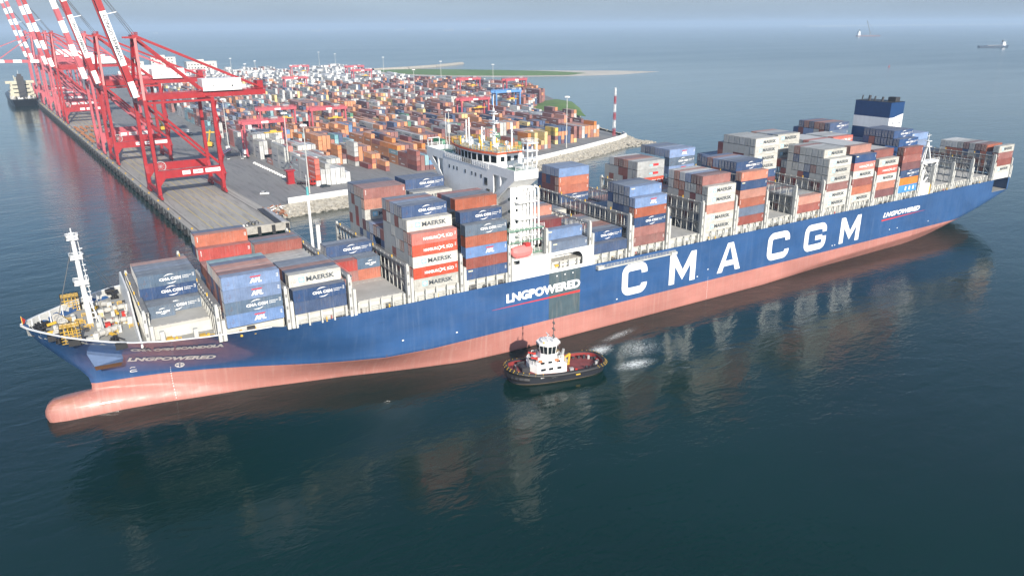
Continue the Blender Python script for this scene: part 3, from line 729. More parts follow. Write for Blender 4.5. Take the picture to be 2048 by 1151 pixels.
def cage(x, y):
    b = MB(); s = 1.9; h = 3.4
    for i in range(6):
        t = -s + 2 * s * i / 5
        for w_ in (-s, s): b.bar((x + t, y + w_, 20.6), (x + t, y + w_, 20.6 + h), .1); b.bar((x + w_, y + t, 20.6), (x + w_, y + t, 20.6 + h), .1)
        b.bar((x + t, y - s, 20.6 + h), (x + t, y + s, 20.6 + h), .1); b.bar((x - s, y + t, 20.6 + h), (x + s, y + t, 20.6 + h), .1)
        z = 20.7 + (h - .1) * i / 5
        for a, c_ in (((-s, -s), (s, -s)), ((s, -s), (s, s)), ((s, s), (-s, s)), ((-s, s), (-s, -s))): b.bar((x + a[0], y + a[1], z), (x + c_[0], y + c_[1], z), .1)
    return b.build('cable_cage', M['yellow'], ship)
cage(59.4, 17.4); cage(60.4, 39.0)
b = MB()
for x, y in ((53.4, 24.3), (54.6, 22.4), (53.6, 27.2), (54.6, 28.8), (57, 17.2), (57.2, 34.4), (66.8, 11.4), (69.6, 41.4), (62.4, 38.2), (61.5, 14.2)):
    for d in (0, 1.1): b.lathe([(.01, 0), (.42, 0), (.34, .2), (.34, .8), (.46, .9), (.46, 1.05), (.01, 1.1)], (x + d * .5, y + d * .86, 20.6), 10)
    b.box(x - .6, x + 1.2, y - .6, y + 1.6, 20.6, 20.72)
build_each(b, 'bollard', M['black'], ship)
b = MB()
for i in range(5): b.bar((52.6 + i * .55, 25.9 + i * .75, 20.9), (51.8 + i * .55, 27.3 + i * .75, 21.8), .5, .5)
for x, y, a in ((59.8, 13.3, 0), (68.0, 6.0, 0), (69.2, 44.0, 1), (62, 40.6, 1), (56.2, 18.6, 0)): b.box(x - 1.1, x + 1.1, y - (.9 if not a else .2), y + (.2 if not a else 2.0), 21.0, 22.25)
b.box(68.3, 71, 42.3, 45.0, 21.6, 21.75)
build_each(b, 'fairlead', M['black'], ship)
b = MB(); R = random.Random(5)
b.bar((65.4, 20.5, 20.6), (65.4, 20.5, 24), .5, m=1); b.bar((65.4, 20.5, 24), (65.6, 15.8, 22.2), .35, m=1); b.bar((65.2, 18.3, 20.6), (66.4, 16, 20.9), .3, m=0)
for i in range(44):
    x = R.uniform(56, 71); y = 25.5 + R.uniform(-.62, .62) * (x - 50) * .95
    if abs(x - 59.5) < 3 and abs(y - 17.5) < 3: continue
    k = R.random()
    if k < .4: b.rail([(x, y, 20.6), (x + R.uniform(1, 2), y, 20.6)], .9, m=0, step=1, r=.06)
    elif k < .7: b.lathe([(.01, 1.4), (.5, 1.25), (.5, .9), (.25, .8), (.25, 0)], (x, y, 20.6), 8, 1)
    else: b.box(x, x + R.uniform(.5, 1.3), y, y + R.uniform(.5, 1.3), 20.6, 20.6 + R.uniform(.5, 1.5), R.choice([1, 1, 2, 3]))
build_each(b, 'deck_gear', [M['yellow'], M['lash'], M['redpaint'], M['darkgap']], ship)
b = MB(); b.bar((50.9, 25.5, 23.3), (50.9, 25.5, 25.2), .12, m=0); b.add([(50.9, 25.5, 25.1), (51.6, 26.3, 24.0), (51.2, 25.9, 23.3), (50.9, 25.5, 23.5)], [(0, 1, 2, 3), (3, 2, 1, 0)], 1)
b.build('jack_staff', [M['yellow'], M['redpaint']], ship)
# posts on the starboard side near the third and fourth bays
b = MB(); b.tube((122.8, 49.6, 19.5), (122.8, 49.6, 38.6), .45, .36, 10); b.tube((122.8, 49.6, 38.6), (122.8, 49.6, 41), .35, n=8, m=1); b.tube((122.8, 49.6, 41), (122.8, 49.6, 44.4), .07, n=5, m=0)
b.tube((124.8, 49.6, 19.5), (124.8, 49.6, 29.8), .6, n=8); b.box(124.0, 125.6, 48.8, 50.4, 29.8, 30.0, 2); b.rail([(124, 48.8, 30), (125.6, 48.8, 30), (125.6, 50.4, 30), (124, 50.4, 30)], 1.1, m=2, step=.8, r=.06)
build_each(b, 'signal_post', [M['house'], plain('teal_paint', (0.10, 0.38, 0.40), .5), M['steel']], ship)
# side equipment near the bow: mooring winch frames beside bay b0
b = MB()
for x in (75.6, 82.0):
    y = hully(x, 20) + 1.2; b.box(x, x + .9, y, y + .9, 19.45, 22.4, 0); b.box(x + 1.2, x + 2.4, y, y + 1.4, 19.45, 20.6, 1); b.rail([(x + 1, y, 19.45), (x + 4, y - .2, 19.45)], 1.1, m=1, step=1.2, r=.06)
for x in (78.4, 84.6): y = hully(x, 20) + 1.4; b.box(x, x + .5, y, y + .4, 19.45, 20.9, 1)
for x in (91, 94): b.box(x, x + .5, 2.2, 2.6, 19.45, 21, 1)
b.box(92.6, 94.2, 1.6, 2.2, 20.6, 21.6, 2)
build_each(b, 'side_gear', [M['lash'], M['yellow'], M['darkgap']], ship)
# lifeboat hanging at the near side: a thing of its own
lb = empty('lifeboat', (164, 1.6, 27.2), 'pale red enclosed lifeboat hanging in white davits beside the ship superstructure', 'lifeboat')
b = MB(); prof = [(-3.4, .25), (-2.9, .85), (-1.8, 1.2), (0, 1.3), (1.8, 1.25), (2.9, 1.0), (3.4, .35)]; n = 12; vs = []
for x, r in prof:
    for i in range(n): t = 2 * math.pi * i / n; vs.append((x, r * math.cos(t), 1.35 * r * math.sin(t) + (0.25 if r < .9 else 0)))
fs = [(i * n + j, (i + 1) * n + j, (i + 1) * n + (j + 1) % n, i * n + (j + 1) % n) for i in range(len(prof) - 1) for j in range(n)]
fs = [f[::-1] for f in fs]
b.add(vs, fs + [tuple(range(n)), tuple(range((len(prof) - 1) * n, len(prof) * n))[::-1]])
b.build('boat_hull', paint('boat_red', (0.60, 0.19, 0.18), .45, .08), lb, local=True)
b = MB(); b.box(1.0, 2.4, -.8, .8, 1.3, 2.2); b.build('cockpit', M['letterred'], lb, local=True)
b = MB()
for x in (-2.6, 2.6): b.bar((x, 2.6, -3.8), (x, 1.9, 2.8), .35); b.bar((x, 1.9, 2.8), (x, -.1, 3.1), .3); b.bar((x, -.1, 3.0), (x, -.1, 1.4), .08)
b.build('davit', M['house'], lb, local=True)
# ---------------------------------------------------------------- shipping containers
# code: colour words, paint, lettering kind
CT = {
    'B': ('dark blue', (0.022, 0.058, 0.150), 'arcs'), 'b': ('dark blue', (0.026, 0.062, 0.155), None), 'A': ('light blue', (0.14, 0.215, 0.38), 'three'),
    'a': ('light blue', (0.155, 0.23, 0.385), None), 'G': ('grey blue', (0.080, 0.118, 0.172), 'arcs'), 'g': ('grey blue', (0.11, 0.15, 0.225), None),
    'M': ('pale grey', (0.46, 0.45, 0.41), 'star'), 'm': ('pale grey', (0.40, 0.405, 0.39), None), 'H': ('bright red', (0.52, 0.11, 0.075), 'south'),
    'h': ('bright red', (0.33, 0.058, 0.05), None), 'R': ('brown red', (0.24, 0.080, 0.065), None), 'r': ('maroon', (0.155, 0.045, 0.048), None),
    'O': ('salmon orange', (0.42, 0.165, 0.11), None), 'o': ('rust orange', (0.34, 0.105, 0.062), None), 'T': ('teal', (0.17, 0.36, 0.40), None),
    'N': ('bright blue', (0.07, 0.23, 0.47), 'marks'), 'W': ('white', (0.58, 0.58, 0.56), None), 'K': ('grey', (0.36, 0.37, 0.37), 'flag'),
    'Y': ('yellow', (0.60, 0.42, 0.12), None), 'L': ('orange', (0.55, 0.19, 0.045), None), 'E': ('green', (0.04, 0.20, 0.10), None)}
CM = {}
for k, (w_, c, l) in CT.items():
    CM[k] = paint('container_' + w_.replace(' ', '_') + '_' + ('lettered' if l else 'plain'), c, 0.5, 0.17, 0.85, 0.26, 0.5, 0.16)
    g = tuple(0.62 * q + 0.38 * w2 for q, w2 in zip(c, (0.30, 0.30, 0.29)))
    CM[k + 't'] = paint('container_top_' + w_.replace(' ', '_'), g, 0.65, 0.22, 0.9, 0.0, 0.3, 0.14)
_cm = {}
def container_mesh(code, L=CL):
    """corrugated box, local origin in the middle of its floor"""
    k = (code, L)
    if k in _cm: return _cm[k]
    b = MB(); h = L / 2; w = 1.215; H = 2.82; n = int(L * 1.8); d = 0.055
    for sg in (-1, 1):                                   # corrugated sides
        vs = []; pts = []
        p = (L - .3) / n
        for i in range(n):
            x = -h + .15 + i * p
            pts += [(x, d), (x + p * .32, d), (x + p * .5, 0), (x + p * .82, 0)]
        pts.append((h - .15, d))
        for x, q in pts: vs += [(x, sg * (w - q - .01), .14), (x, sg * (w - q - .01), H - .1)]
        fs = [(2 * i, 2 * i + 2, 2 * i + 3, 2 * i + 1) for i in range(len(pts) - 1)]
        if sg > 0: fs = [f[::-1] for f in fs]
        b.add(vs, fs)
        y0, y1 = sorted((sg * w, sg * (w - .12)))
        b.box(-h, h, y0, y1, 0, .14); b.box(-h, h, y0, y1, H - .1, H - .004)
        for x in (-h, h - .16): b.box(x, x + .16, y0, y1, .14, H - .1)
    vs = [(-h + .05, -w + .04, H), (h - .05, -w + .04, H), (h - .05, w - .04, H), (-h + .05, w - .04, H)]
    b.add(vs, [(0, 1, 2, 3)], 1)
    for i in range(6): x = -h + .8 + i * (L - 1.6) / 5; b.box(x - .35, x + .35, -w + .15, w - .15, H, H + .02, 1)
    for x in (-h + .03, h - .03): b.box(min(x, x + .02), x + .02, -w + .1, w - .1, .1, H - .05)
    _cm[k] = b.mesh('shipping_container', [CM[code], CM[code + 't']]); return _cm[k]
_dm = {}
def door_mesh(code):
    if code in _dm: return _dm[code]
    b = MB(); h = CL / 2
    for y0, y1 in ((-1.08, -.02), (.02, 1.08)): b.box(-h - .015, -h + .02, y0, y1, .16, 2.62)
    for y in (-.8, -.35, .35, .8): b.tube((-h - .05, y, .12), (-h - .05, y, 2.7), .03, n=4, m=1); b.box(-h - .08, -h - .02, y - .06, y + .06, 1.1, 1.2, 1)
    _dm[code] = b.mesh('door', [CM[code], M['steel']]); return _dm[code]
_lm = {}
def lettering_mesh(kind, L):
    k = (kind, L)
    if k in _lm: return _lm[k]
    b = MB(); y = -1.232
    def T(s, x, z, w, h, m=0, bold=.03, shear=0.0):
        v, f = text_fit(s, w, h, bold, shear); b.add([(x + p, y, z + q) for p, q in v], f, m)
    def Pl(poly, m=0): b.add([(p, y - .003, q) for p, q in poly], [tuple(range(len(poly)))], m)
    s = 1.0 if L > 8 else 0.62
    mats = [M['letter'], M['letterdark'], M['letterred'], M['starblue'], M['cream']]
    if kind == 'arcs':
        T('CMA CGM', -2.0 * s + .3, 1.08, 4.6 * s, .68 * s, 0, .045)
        cx_ = .3 + .3 * s
        for a0, a1 in ((52, 150), (232, 330)):
            n = 10; A = arc(cx_, 1.42, 1.55 * s, 1.16 * s, a0, a1, n)
            Bq = [(p - math.cos(rad(a0 + (a1 - a0) * i_ / n)) * .17 * math.sin(math.pi * i_ / n), q - math.sin(rad(a0 + (a1 - a0) * i_ / n)) * .2 * math.sin(math.pi * i_ / n)) for i_, (p, q) in enumerate(A)]
            b.add([(p, y, q) for p, q in A + Bq], [(i_, n + 1 + i_, n + 2 + i_, i_ + 1) for i_ in range(n)])
        if L > 8:
            for i in range(2): T('SHIPPING', 3.2, 1.55 - i * .42, 1.9 - .5 * i, .22, 0, .03)
    elif kind == 'star':
        T('MAERSK', -2.1, .85, 6.6, 1.15, 1, .03)
        Pl([(-3.9, .8), (-2.5, .8), (-2.5, 2.1), (-3.9, 2.1)], 3)
        st_ = [(-3.2 + (.55 if i % 2 == 0 else .22) * math.sin(math.pi * i / 7), 1.45 + (.55 if i % 2 == 0 else .22) * math.cos(math.pi * i / 7)) for i in range(14)][::-1]
        b.add([(p, y - .008, q) for p, q in st_] + [(-3.2, y - .008, 1.45)], [(i, (i + 1) % 14, 14) for i in range(14)], 0)
    elif kind == 'south':
        T('HAMBURG', -3.1, .95, 4.0, .78, 0, .03); T('S\u00dcD', 3.0, .95, 1.9, 1.0, 0, .03)
        for v, f in (stroke([(1.0, .8), (1.9, 1.45), (2.7, 1.0)], .22), stroke([(1.0, 1.85), (1.7, 1.5), (2.5, 1.75)], .26)): b.add([(p, y, q) for p, q in v], [g_[::-1] if False else g_ for g_ in f])
    elif kind == 'three':
        T('APL', -.4, .7, 2.7, 1.05, 0, .07, .15); Pl([(-.2, 1.95), (1.9, 1.95), (2.15, 2.2), (-.2, 2.2)], 2)
    elif kind == 'marks':
        for x in (-1.6, .9, 3.4): Pl([(x, .7), (x + .9, .7), (x + .9, 2.1), (x, 2.1)])
    elif kind == 'flag':
        Pl([(-.6, 1.0), (.9, 1.0), (.9, 1.5), (-.6, 1.5)], 3); Pl([(.9, .9), (3.4, .9), (3.4, 1.7), (.9, 1.7)], 2); T('HAPAG', 1.0, 1.05, 2.3, .5)
    if L > 8:
        for i in range(3): T('US', 5.35, 1.9 - i * .3, .42, .2)                        # the small code marks near the end
        if kind is None or kind in ('plain',): pass
    if kind == 'tab': Pl([(-5.5, 2.1), (-4.2, 2.1), (-4.2, 2.45), (-5.5, 2.45)], 4)
    if kind == 'code':
        for i in range(4): T('E', -5.6, 2.2 - i * .34, .2, .24)
    _lm[k] = b.mesh('lettering', mats); return _lm[k]
ORD = ['bottom', 'second', 'third', 'fourth', 'fifth', 'sixth', 'seventh', 'eighth', 'ninth', 'tenth', 'eleventh', 'twelfth', 'thirteenth', 'fourteenth', 'fifteenth', 'sixteenth', 'seventeenth', 'eighteenth', 'nineteenth', 'twentieth']
ordi = lambda n: 'first' if n == 0 else ORD[n]
LT = {'arcs': ' with white lettering', 'star': ' with dark lettering', 'south': ' with white lettering', 'three': ' with white letters', 'marks': ' with white marks', 'flag': ' with red panel', None: ''}
KEY = ''
def container(code, loc, L, label, group, letter, door, rz=0.0):
    o = link('shipping_container', container_mesh(code, L)); o.location = loc; o.rotation_euler = (0, 0, rz)
    if INDIV is None: o['key'] = KEY
    tag(o, label, 'shipping container', group)
    if letter: link('lettering', lettering_mesh(letter, L), o, local=True)
    if door and L > 8: link('door', door_mesh(code), o, local=True)
    return o

# stacks on deck: bay -> (first row, last row, tiers, palette, {row: codes from the bottom up})
PB, PM, PX, PR = 'bBGgba', 'mMmMmRmOmK', 'RobGORmra', 'RorORb'
STK = {
    'b0': [(6, 6, 1, 'G', {6: 'G'}), (7, 7, 1, 'G', {7: 'G'}), (8, 8, 3, PB, {8: 'bBG'}), (9, 11, 3, 'gGg', {}), (12, 12, 3, 'O', {})],
    'A': [(0, 0, 4, 'A', {0: 'AGAA'}), (1, 1, 4, 'R', {}), (2, 3, 4, 'O', {}), (4, 4, 4, 'b', {}), (5, 5, 4, 'T', {}), (6, 8, 3, PX, {}), (9, 9, 3, 'R', {9: 'RoR'}), (10, 10, 4, 'h', {10: 'RRhh'}), (11, 11, 5, 'o', {11: 'RRRRo'}), (12, 12, 5, 'B', {12: 'bbbbB'})],
    'A2': [(0, 0, 2, 'b', {0: 'bB'}), (1, 1, 3, 'M', {1: 'bbM'}), (2, 2, 3, 'b', {}), (3, 3, 3, 'o', {}), (4, 5, 3, 'g', {}), (6, 9, 2, 'm', {}), (10, 12, 2, 'm', {}), (13, 13, 3, 'R', {}), (14, 14, 3, 'g', {}), (15, 15, 3, 'r', {})],
    'g1': [(5, 5, 0, 'b', {}), (6, 6, 2, 'o', {6: 'oh'}), (7, 7, 2, 'g', {7: 'og'}), (8, 8, 3, 'B', {8: 'bbB'}), (9, 9, 3, 'g', {})],
    'B': [(0, 0, 5, PM, {0: 'MHMHH'}), (1, 1, 6, PM, {1: 'mrmmRM'}), (2, 2, 7, PM, {2: 'mmmRmmB'}), (3, 6, 7, PM, {3: 'mRmmmRg', 4: 'mmRmmma', 5: 'bmmmmmR', 6: 'RmmmmRg'}), (7, 11, 4, PX, {7: 'rrbR', 8: 'bRob', 9: 'Rbor'}), (12, 12, 7, PX, {12: 'RmmrMOR'}), (13, 16, 7, PM, {13: 'mmbmmmR', 14: 'mmmhRmR', 15: 'mRmmmRb', 16: 'mmmRmmb'})],
    'C': [(0, 0, 5, PX, {0: 'bRAoG'}), (1, 1, 6, PX, {1: 'gboobB'}), (2, 2, 7, PX, {2: 'bbbgbbo'}), (3, 5, 7, PB, {3: 'bbgobbg', 4: 'bbbbbbg', 5: 'bbbbbbh'}), (6, 9, 5, PX, {}), (10, 11, 5, 'g', {}), (12, 12, 6, 'M', {}), (13, 13, 6, 'g', {}), (14, 16, 7, 'B', {14: 'RRRRRRB'})],
    'D': [(0, 0, 1, 'g', {0: 'g'}), (1, 1, 2, 'a', {1: 'ga'}), (2, 4, 2, PX, {}), (5, 6, 3, PX, {}), (7, 7, 4, 'O', {7: 'RMbO'}), (8, 10, 4, 'gR', {8: 'RRbg'}), (11, 14, 3, PX, {}), (15, 18, 2, PX, {})],
    'E': [(0, 0, 1, 'b', {0: 'b'}), (1, 1, 2, 'B', {1: 'bB'}), (2, 2, 2, 'g', {}), (3, 3, 2, 'R', {}), (4, 4, 2, 'o', {}), (5, 5, 2, 'W', {}), (6, 8, 2, 'gmR', {}), (9, 11, 1, PB, {}), (12, 12, 2, 'M', {}), (13, 14, 2, 'g', {}), (15, 19, 1, PB, {})],
    'F': [(0, 0, 5, PX, {0: 'RRBoA'}), (1, 1, 6, 'a', {1: 'rgbgga'}), (2, 4, 6, PB, {2: 'rrobgg', 3: 'bbmbGg', 4: 'bbmmbb'}), (5, 8, 3, PB, {}), (9, 14, 2, PX, {}), (15, 15, 6, PX, {15: 'bbBoOa'}), (16, 18, 6, 'b', {16: 'bgbrra', 17: 'rrRrba', 18: 'rrRrRa'}), (19, 19, 5, 'b', {})],
    'g2': [(5, 9, 1, PB, {}), (10, 14, 2, PX, {}), (15, 19, 2, PX, {})],
    'G': [(0, 0, 5, PM, {0: 'MMOMM'}), (1, 1, 6, PM, {1: 'mgmmRR'}), (2, 6, 6, PM, {2: 'bmrrmr', 3: 'mrmmma', 4: 'bmmooW', 5: 'rmmmoO', 6: 'gmrmmW'}), (7, 12, 3, PX, {}), (13, 13, 6, 'K', {13: 'bRRHKK'}), (14, 18, 6, PX, {14: 'mRmmmm', 15: 'rmmrRO', 16: 'mmRmRr', 17: 'mRmmmR', 18: 'rmmRmW'}), (19, 19, 5, PM, {})],
    'H': [(0, 0, 6, PX, {0: 'RgoObO'}), (1, 1, 7, 'b', {1: 'brorbrB'}), (2, 6, 7, PB, {2: 'bbrbrRb', 3: 'brbbbbg', 4: 'bbbrbba', 5: 'bbgbbbR', 6: 'bbbbbbb'}), (7, 12, 4, PB, {}), (13, 13, 7, 'A', {13: 'bbbRAGA'}), (14, 18, 7, PB, {})],
    'g3': [(4, 8, 1, PX, {}), (9, 14, 2, PX, {}), (15, 19, 2, PX, {})],
    'I': [(0, 0, 2, 'R', {0: 'RO'}), (1, 3, 2, 'mgm', {}), (4, 7, 2, PX, {}), (8, 8, 8, 'M', {8: 'bbrbMMMM'}), (9, 13, 8, 'm', {9: 'bbbmmmmm', 10: 'bbbmmrmm', 11: 'bbbbmrmm', 12: 'bbbbmmmm', 13: 'bbbbmmmm'}), (14, 14, 7, 'r', {}), (15, 18, 5, PB, {})],
    'J': [(0, 0, 6, PM, {0: 'MMRMMM'}), (1, 1, 7, 'M', {1: 'mmrmmmM'}), (2, 6, 7, PM, {2: 'mmrmRmm', 3: 'mmmbgmm', 4: 'mmmRmmm', 5: 'bmhmmbR', 6: 'bmmmmmm'}), (7, 8, 5, PX, {}), (9, 9, 8, 'M', {9: 'bbbgMMMM'}), (10, 13, 8, 'm', {10: 'bbbbmmmg', 13: 'bbbbmmmO'}), (14, 18, 6, PB, {})],
    'K': [(0, 0, 6, PX, {0: 'MORMHb'}), (1, 1, 7, 'O', {1: 'rRrbrrO'}), (2, 7, 7, 'W', {}), (8, 8, 7, 'H', {}), (9, 12, 7, 'W', {}), (13, 18, 6, PX, {})],
    'L': [(0, 0, 5, PX, {0: 'rOMHM'}), (1, 1, 6, 'R', {1: 'grbmmR'}), (2, 7, 6, 'W', {}), (8, 12, 7, 'WmW', {8: 'RRRRRRH'}), (13, 18, 6, PX, {})],
    'M': [(0, 0, 6, PX, {0: 'NLBrRR'}), (1, 1, 7, 'B', {1: 'rrrrrRB'}), (2, 6, 8, 'B', {2: 'rrrrrrbB', 3: 'rrrrrbbb', 4: 'rrrrrbbb'}), (7, 12, 6, PX, {}), (13, 13, 8, 'B', {13: 'bbbbbRgB'}), (14, 18, 8, 'b', {14: 'bbbbbRRR', 15: 'bbbbbbmo', 16: 'bbbbbbab', 17: 'bbbbbbaR', 18: 'bbbbbbrb'}), (19, 19, 7, 'b', {})],
    'q2': [(8, 12, 6, 'a', {8: 'bbbbaa'}), (13, 18, 4, PX, {})],
    'N': [(0, 0, 5, PM, {0: 'WMRRM'}), (1, 1, 4, PB, {}), (2, 2, 5, 'o', {}), (3, 3, 5, 'r', {}), (4, 4, 5, 'm', {}), (5, 5, 5, 'r', {}), (6, 6, 5, 'm', {}), (7, 9, 5, 'W', {}), (10, 18, 3, PX, {})]}
BAYN = {'b0': 'foremost bay', 'A': 'second bay from bow', 'A2': 'third bay from bow', 'g1': 'fourth bay from bow', 'B': 'second bay before bridge', 'C': 'bay before the bridge', 'D': 'bay behind the bridge', 'E': 'second bay behind bridge',
        'F': 'third bay behind bridge', 'g2': 'fourth bay behind bridge', 'G': 'fifth bay behind bridge', 'H': 'sixth bay behind bridge', 'g3': 'seventh bay behind bridge', 'I': 'seventh bay before funnel', 'J': 'fourth bay before funnel', 'K': 'third bay before funnel',
        'L': 'second bay before funnel', 'M': 'bay before the funnel', 'q2': 'bay behind the funnel', 'N': 'sternmost bay'}
BAYN['I'] = 'fifth bay before funnel'
R = random.Random(11)
ship_list = []; tops = {}
for bay, L_ in STK.items():
    for r0, r1, n, pal, ov in L_:
        for r in range(r0, r1 + 1):
            codes = ov.get(r) or ''.join(R.choice(pal) if t == n - 1 else R.choice(pal + PX[:3]) for t in range(n))
            base = 1 if (bay == 'D' and r < 2) else 0
            z0 = ZH_ + base * TH
            if bay == 'N': z0 = 20.0
            for t, cd in enumerate(codes): ship_list.append((bay, r, t, cd, z0 + t * TH))
            tops[bay, r] = z0 + len(codes) * TH
border = list(BX)
def shown(bay, r, z):
    """could the photo's side of this box be seen at all (near side, bow end or top)"""
    if z + TH >= tops[bay, r] - .1: return True
    if r == 0 or tops.get((bay, r - 1), 22) < z + 1: return True
    i = border.index(bay)
    return i > 0 and tops.get((border[i - 1], r), 22) < z + 1
ship_list = [q for q in ship_list if shown(q[0], q[1], q[4])]
INDIV = None
INDIV_TXT = '''A.0:0123 b0.8:12 A2.0:01 A2.1:2 A.10:3 A.11:4 B.0:01234 B.1:45 B.2:356 g1.8:2 A2.13:2 C.1:5 C.0:01234 C.2:6 B.12:456 b0.7:0 C.14:6 F.0:01234 D.1:1 D.0:0 F.1:45 b0.6:0 E.0:0 G.1:45 G.0:01234 F.15:2345 H.0:012345 E.1:1 H.1:6 G.13:345 g1.6:01 H.13:456 J.0:012345 J.1:456 I.8:34567 I.0:01 K.0:012345 A.1:3 K.1:6 M.0:012345 L.0:01234 M.2:67 D.5:2 A.2:3 M.1:6 A2.2:2 A.3:3 A2.3:2 A.4:3 M.13:67 J.9:567 A.5:3 b0.9:2 b0.10:2 L.1:5 C.12:5 b0.11:2 A2.5:2 b0.12:2 N.0:01234 A2.4:2 B.3:36 B.4:46 D.7:3 g1.9:2 A.12:4 C.3:6 B.6:6 B.5:56 A2.14:2 F.2:45 N.2:4 F.3:45 G.2:45 A2.10:1 C.4:6 B.14:6 B.13:6 A2.15:2 C.5:6 A2.12:1 F.4:5 G.6:245 A2.11:1 L.8:6 H.2:6 G.4:45 G.3:45 B.16:6 q2.8:45 H.3:6 B.15:6 H.5:6 G.5:45 H.6:6 H.4:6 C.13:5 F.18:5 J.4:456 J.3:456 J.2:456 J.5:456 G.16:5 G.14:5 F.16:5 B.10:23 y0.0.0.4 J.6:56 I.12:7 I.9:7 H.14:6 C.15:6 C.16:6 M.6:7 I.10:7 H.15:6 G.17:5 M.4:67 M.3:67 B.11:3 y2.0.0.3 y1.1.4.0 y0.0.2.3 H.17:6 H.16:6 F.17:5 E.12:1 E.2:1 y1.1.5.2 y1.0.6.1 I.11:7 G.18:5 G.15:5 y2.2.0.3 H.18:6 y2.3.5.4 y2.3.1.4 y2.0.0.2 y2.0.0.0 y1.2.3.4 y0.0.0.3 N.7:4 N.4:4 M.5:7 I.18:4 I.1:1 g1.7:1 y0.4.3.4 y0.0.0.1 N.9:4 N.5:4 N.3:4 M.18:7 M.15:7 I.13:7 I.2:1 y2.0.0.1 y1.0.6.0 y5.0.5.3 B.9:3 y1.2.3.3 y1.1.5.1 y0.4.0.4 y0.0.0.2 I.3:1 C.6:4 y6.0.0.3 y5.0.0.3 y2.5.0.4 y1.3.1.3 y0.7.0.3 N.8:4 N.6:4 y4.0.4.3 y1.5.0.4 y1.2.3.1 y1.2.3.0 y0.7.4.4 y0.1.4.3 M.16:7 I.4:1 E.3:1 y7.0.5.3 y1.3.1.2 y0.2.0.3 M.17:7 M.14:7 E.6:1 y4.2.0.4 y2.10.0.4 y2.3.0.3 y2.2.6.3 y2.1.0.2 y1.2.3.2 K.8:6 J.7:4 F.13:1 y3.2.1.3 y2.9.1.4 y1.8.0.3 y1.5.4.4 y1.5.0.3 y0.8.0.4 J.8:4 y6.0.0.2 y5.0.2.3 B.8:3 y2.4.0.3 y0.5.0.4 y0.4.0.2 y0.3.0.1 y0.1.5.3'''
INDIV = set()
for q_ in INDIV_TXT.split():
    if ':' in q_: INDIV |= {q_.split(':')[0] + '.' + t_ for t_ in q_.split(':')[1]}
    else: INDIV.add(q_)
#END#
rest = MB()
def code_letter(cd, key):
    l = CT[cd][2]
    if l: return l
    h = (hash_(key)) % 5
    return 'tab' if cd in 'bga' and h < 3 else 'code' if cd in 'RorOh' and h < 3 else None
def hash_(k): return sum((i + 3) * 131 * ord(c) for i, c in enumerate(k))
for bay, r, t, cd, z in ship_list:
    KEY = key = '%s.%d.%d' % (bay, r, t)
    x = BX[bay] + CL / 2; y = .5 + TW * r + 1.25
    if INDIV is not None and key not in INDIV:
        c = CT[cd][1]; rest.box(x - CL / 2, x + CL / 2, y - 1.21, y + 1.21, z, z + TH - .03, 0, c, skip='t'); ct = tuple(.62 * q + .114 for q in c)
        rest.add([(x - CL / 2, y - 1.21, z + TH - .03), (x + CL / 2, y - 1.21, z + TH - .03), (x + CL / 2, y + 1.21, z + TH - .03), (x - CL / 2, y + 1.21, z + TH - .03)], [(0, 1, 2, 3)], 0, ct); continue
    row = 'outermost row' if r == 0 else ordi(r) + ' row in'
    lab = '%s container%s, %s tier%s, %s, %s' % (CT[cd][0], LT[CT[cd][2]], ORD[t], '' if t == 0 else ' up', row, BAYN[bay])
    if bay in ('b0', 'g1') and (bay, r) in (('b0', 6), ('g1', 6), ('g1', 7)):
        if bay == 'b0': container('G', (x - 3.0, y, z), 6.06, 'short grey blue container standing alone at the front of the foremost bay', 'containers on the ship', 'arcs', False)
        else:
            for dx, c2 in ((-3.05, cd if t else 'R'), (3.05, 'G' if t and r == 6 else cd)):
                container(c2, (x + dx, y, z), 6.06, 'short %s container, %s tier%s, %s, %s half of fourth bay' % (CT[c2][0], ORD[t], '' if t == 0 else ' up', row, 'forward' if dx < 0 else 'after'), 'containers on the ship', 'arcs' if c2 == 'G' else None, False)
        continue
    i = border.index(bay); endvis = i == 0 or tops.get((border[i - 1], r), 22) < z + 1
    container(cd, (x, y, z), CL, lab, 'containers on the ship', code_letter(cd, key), endvis)
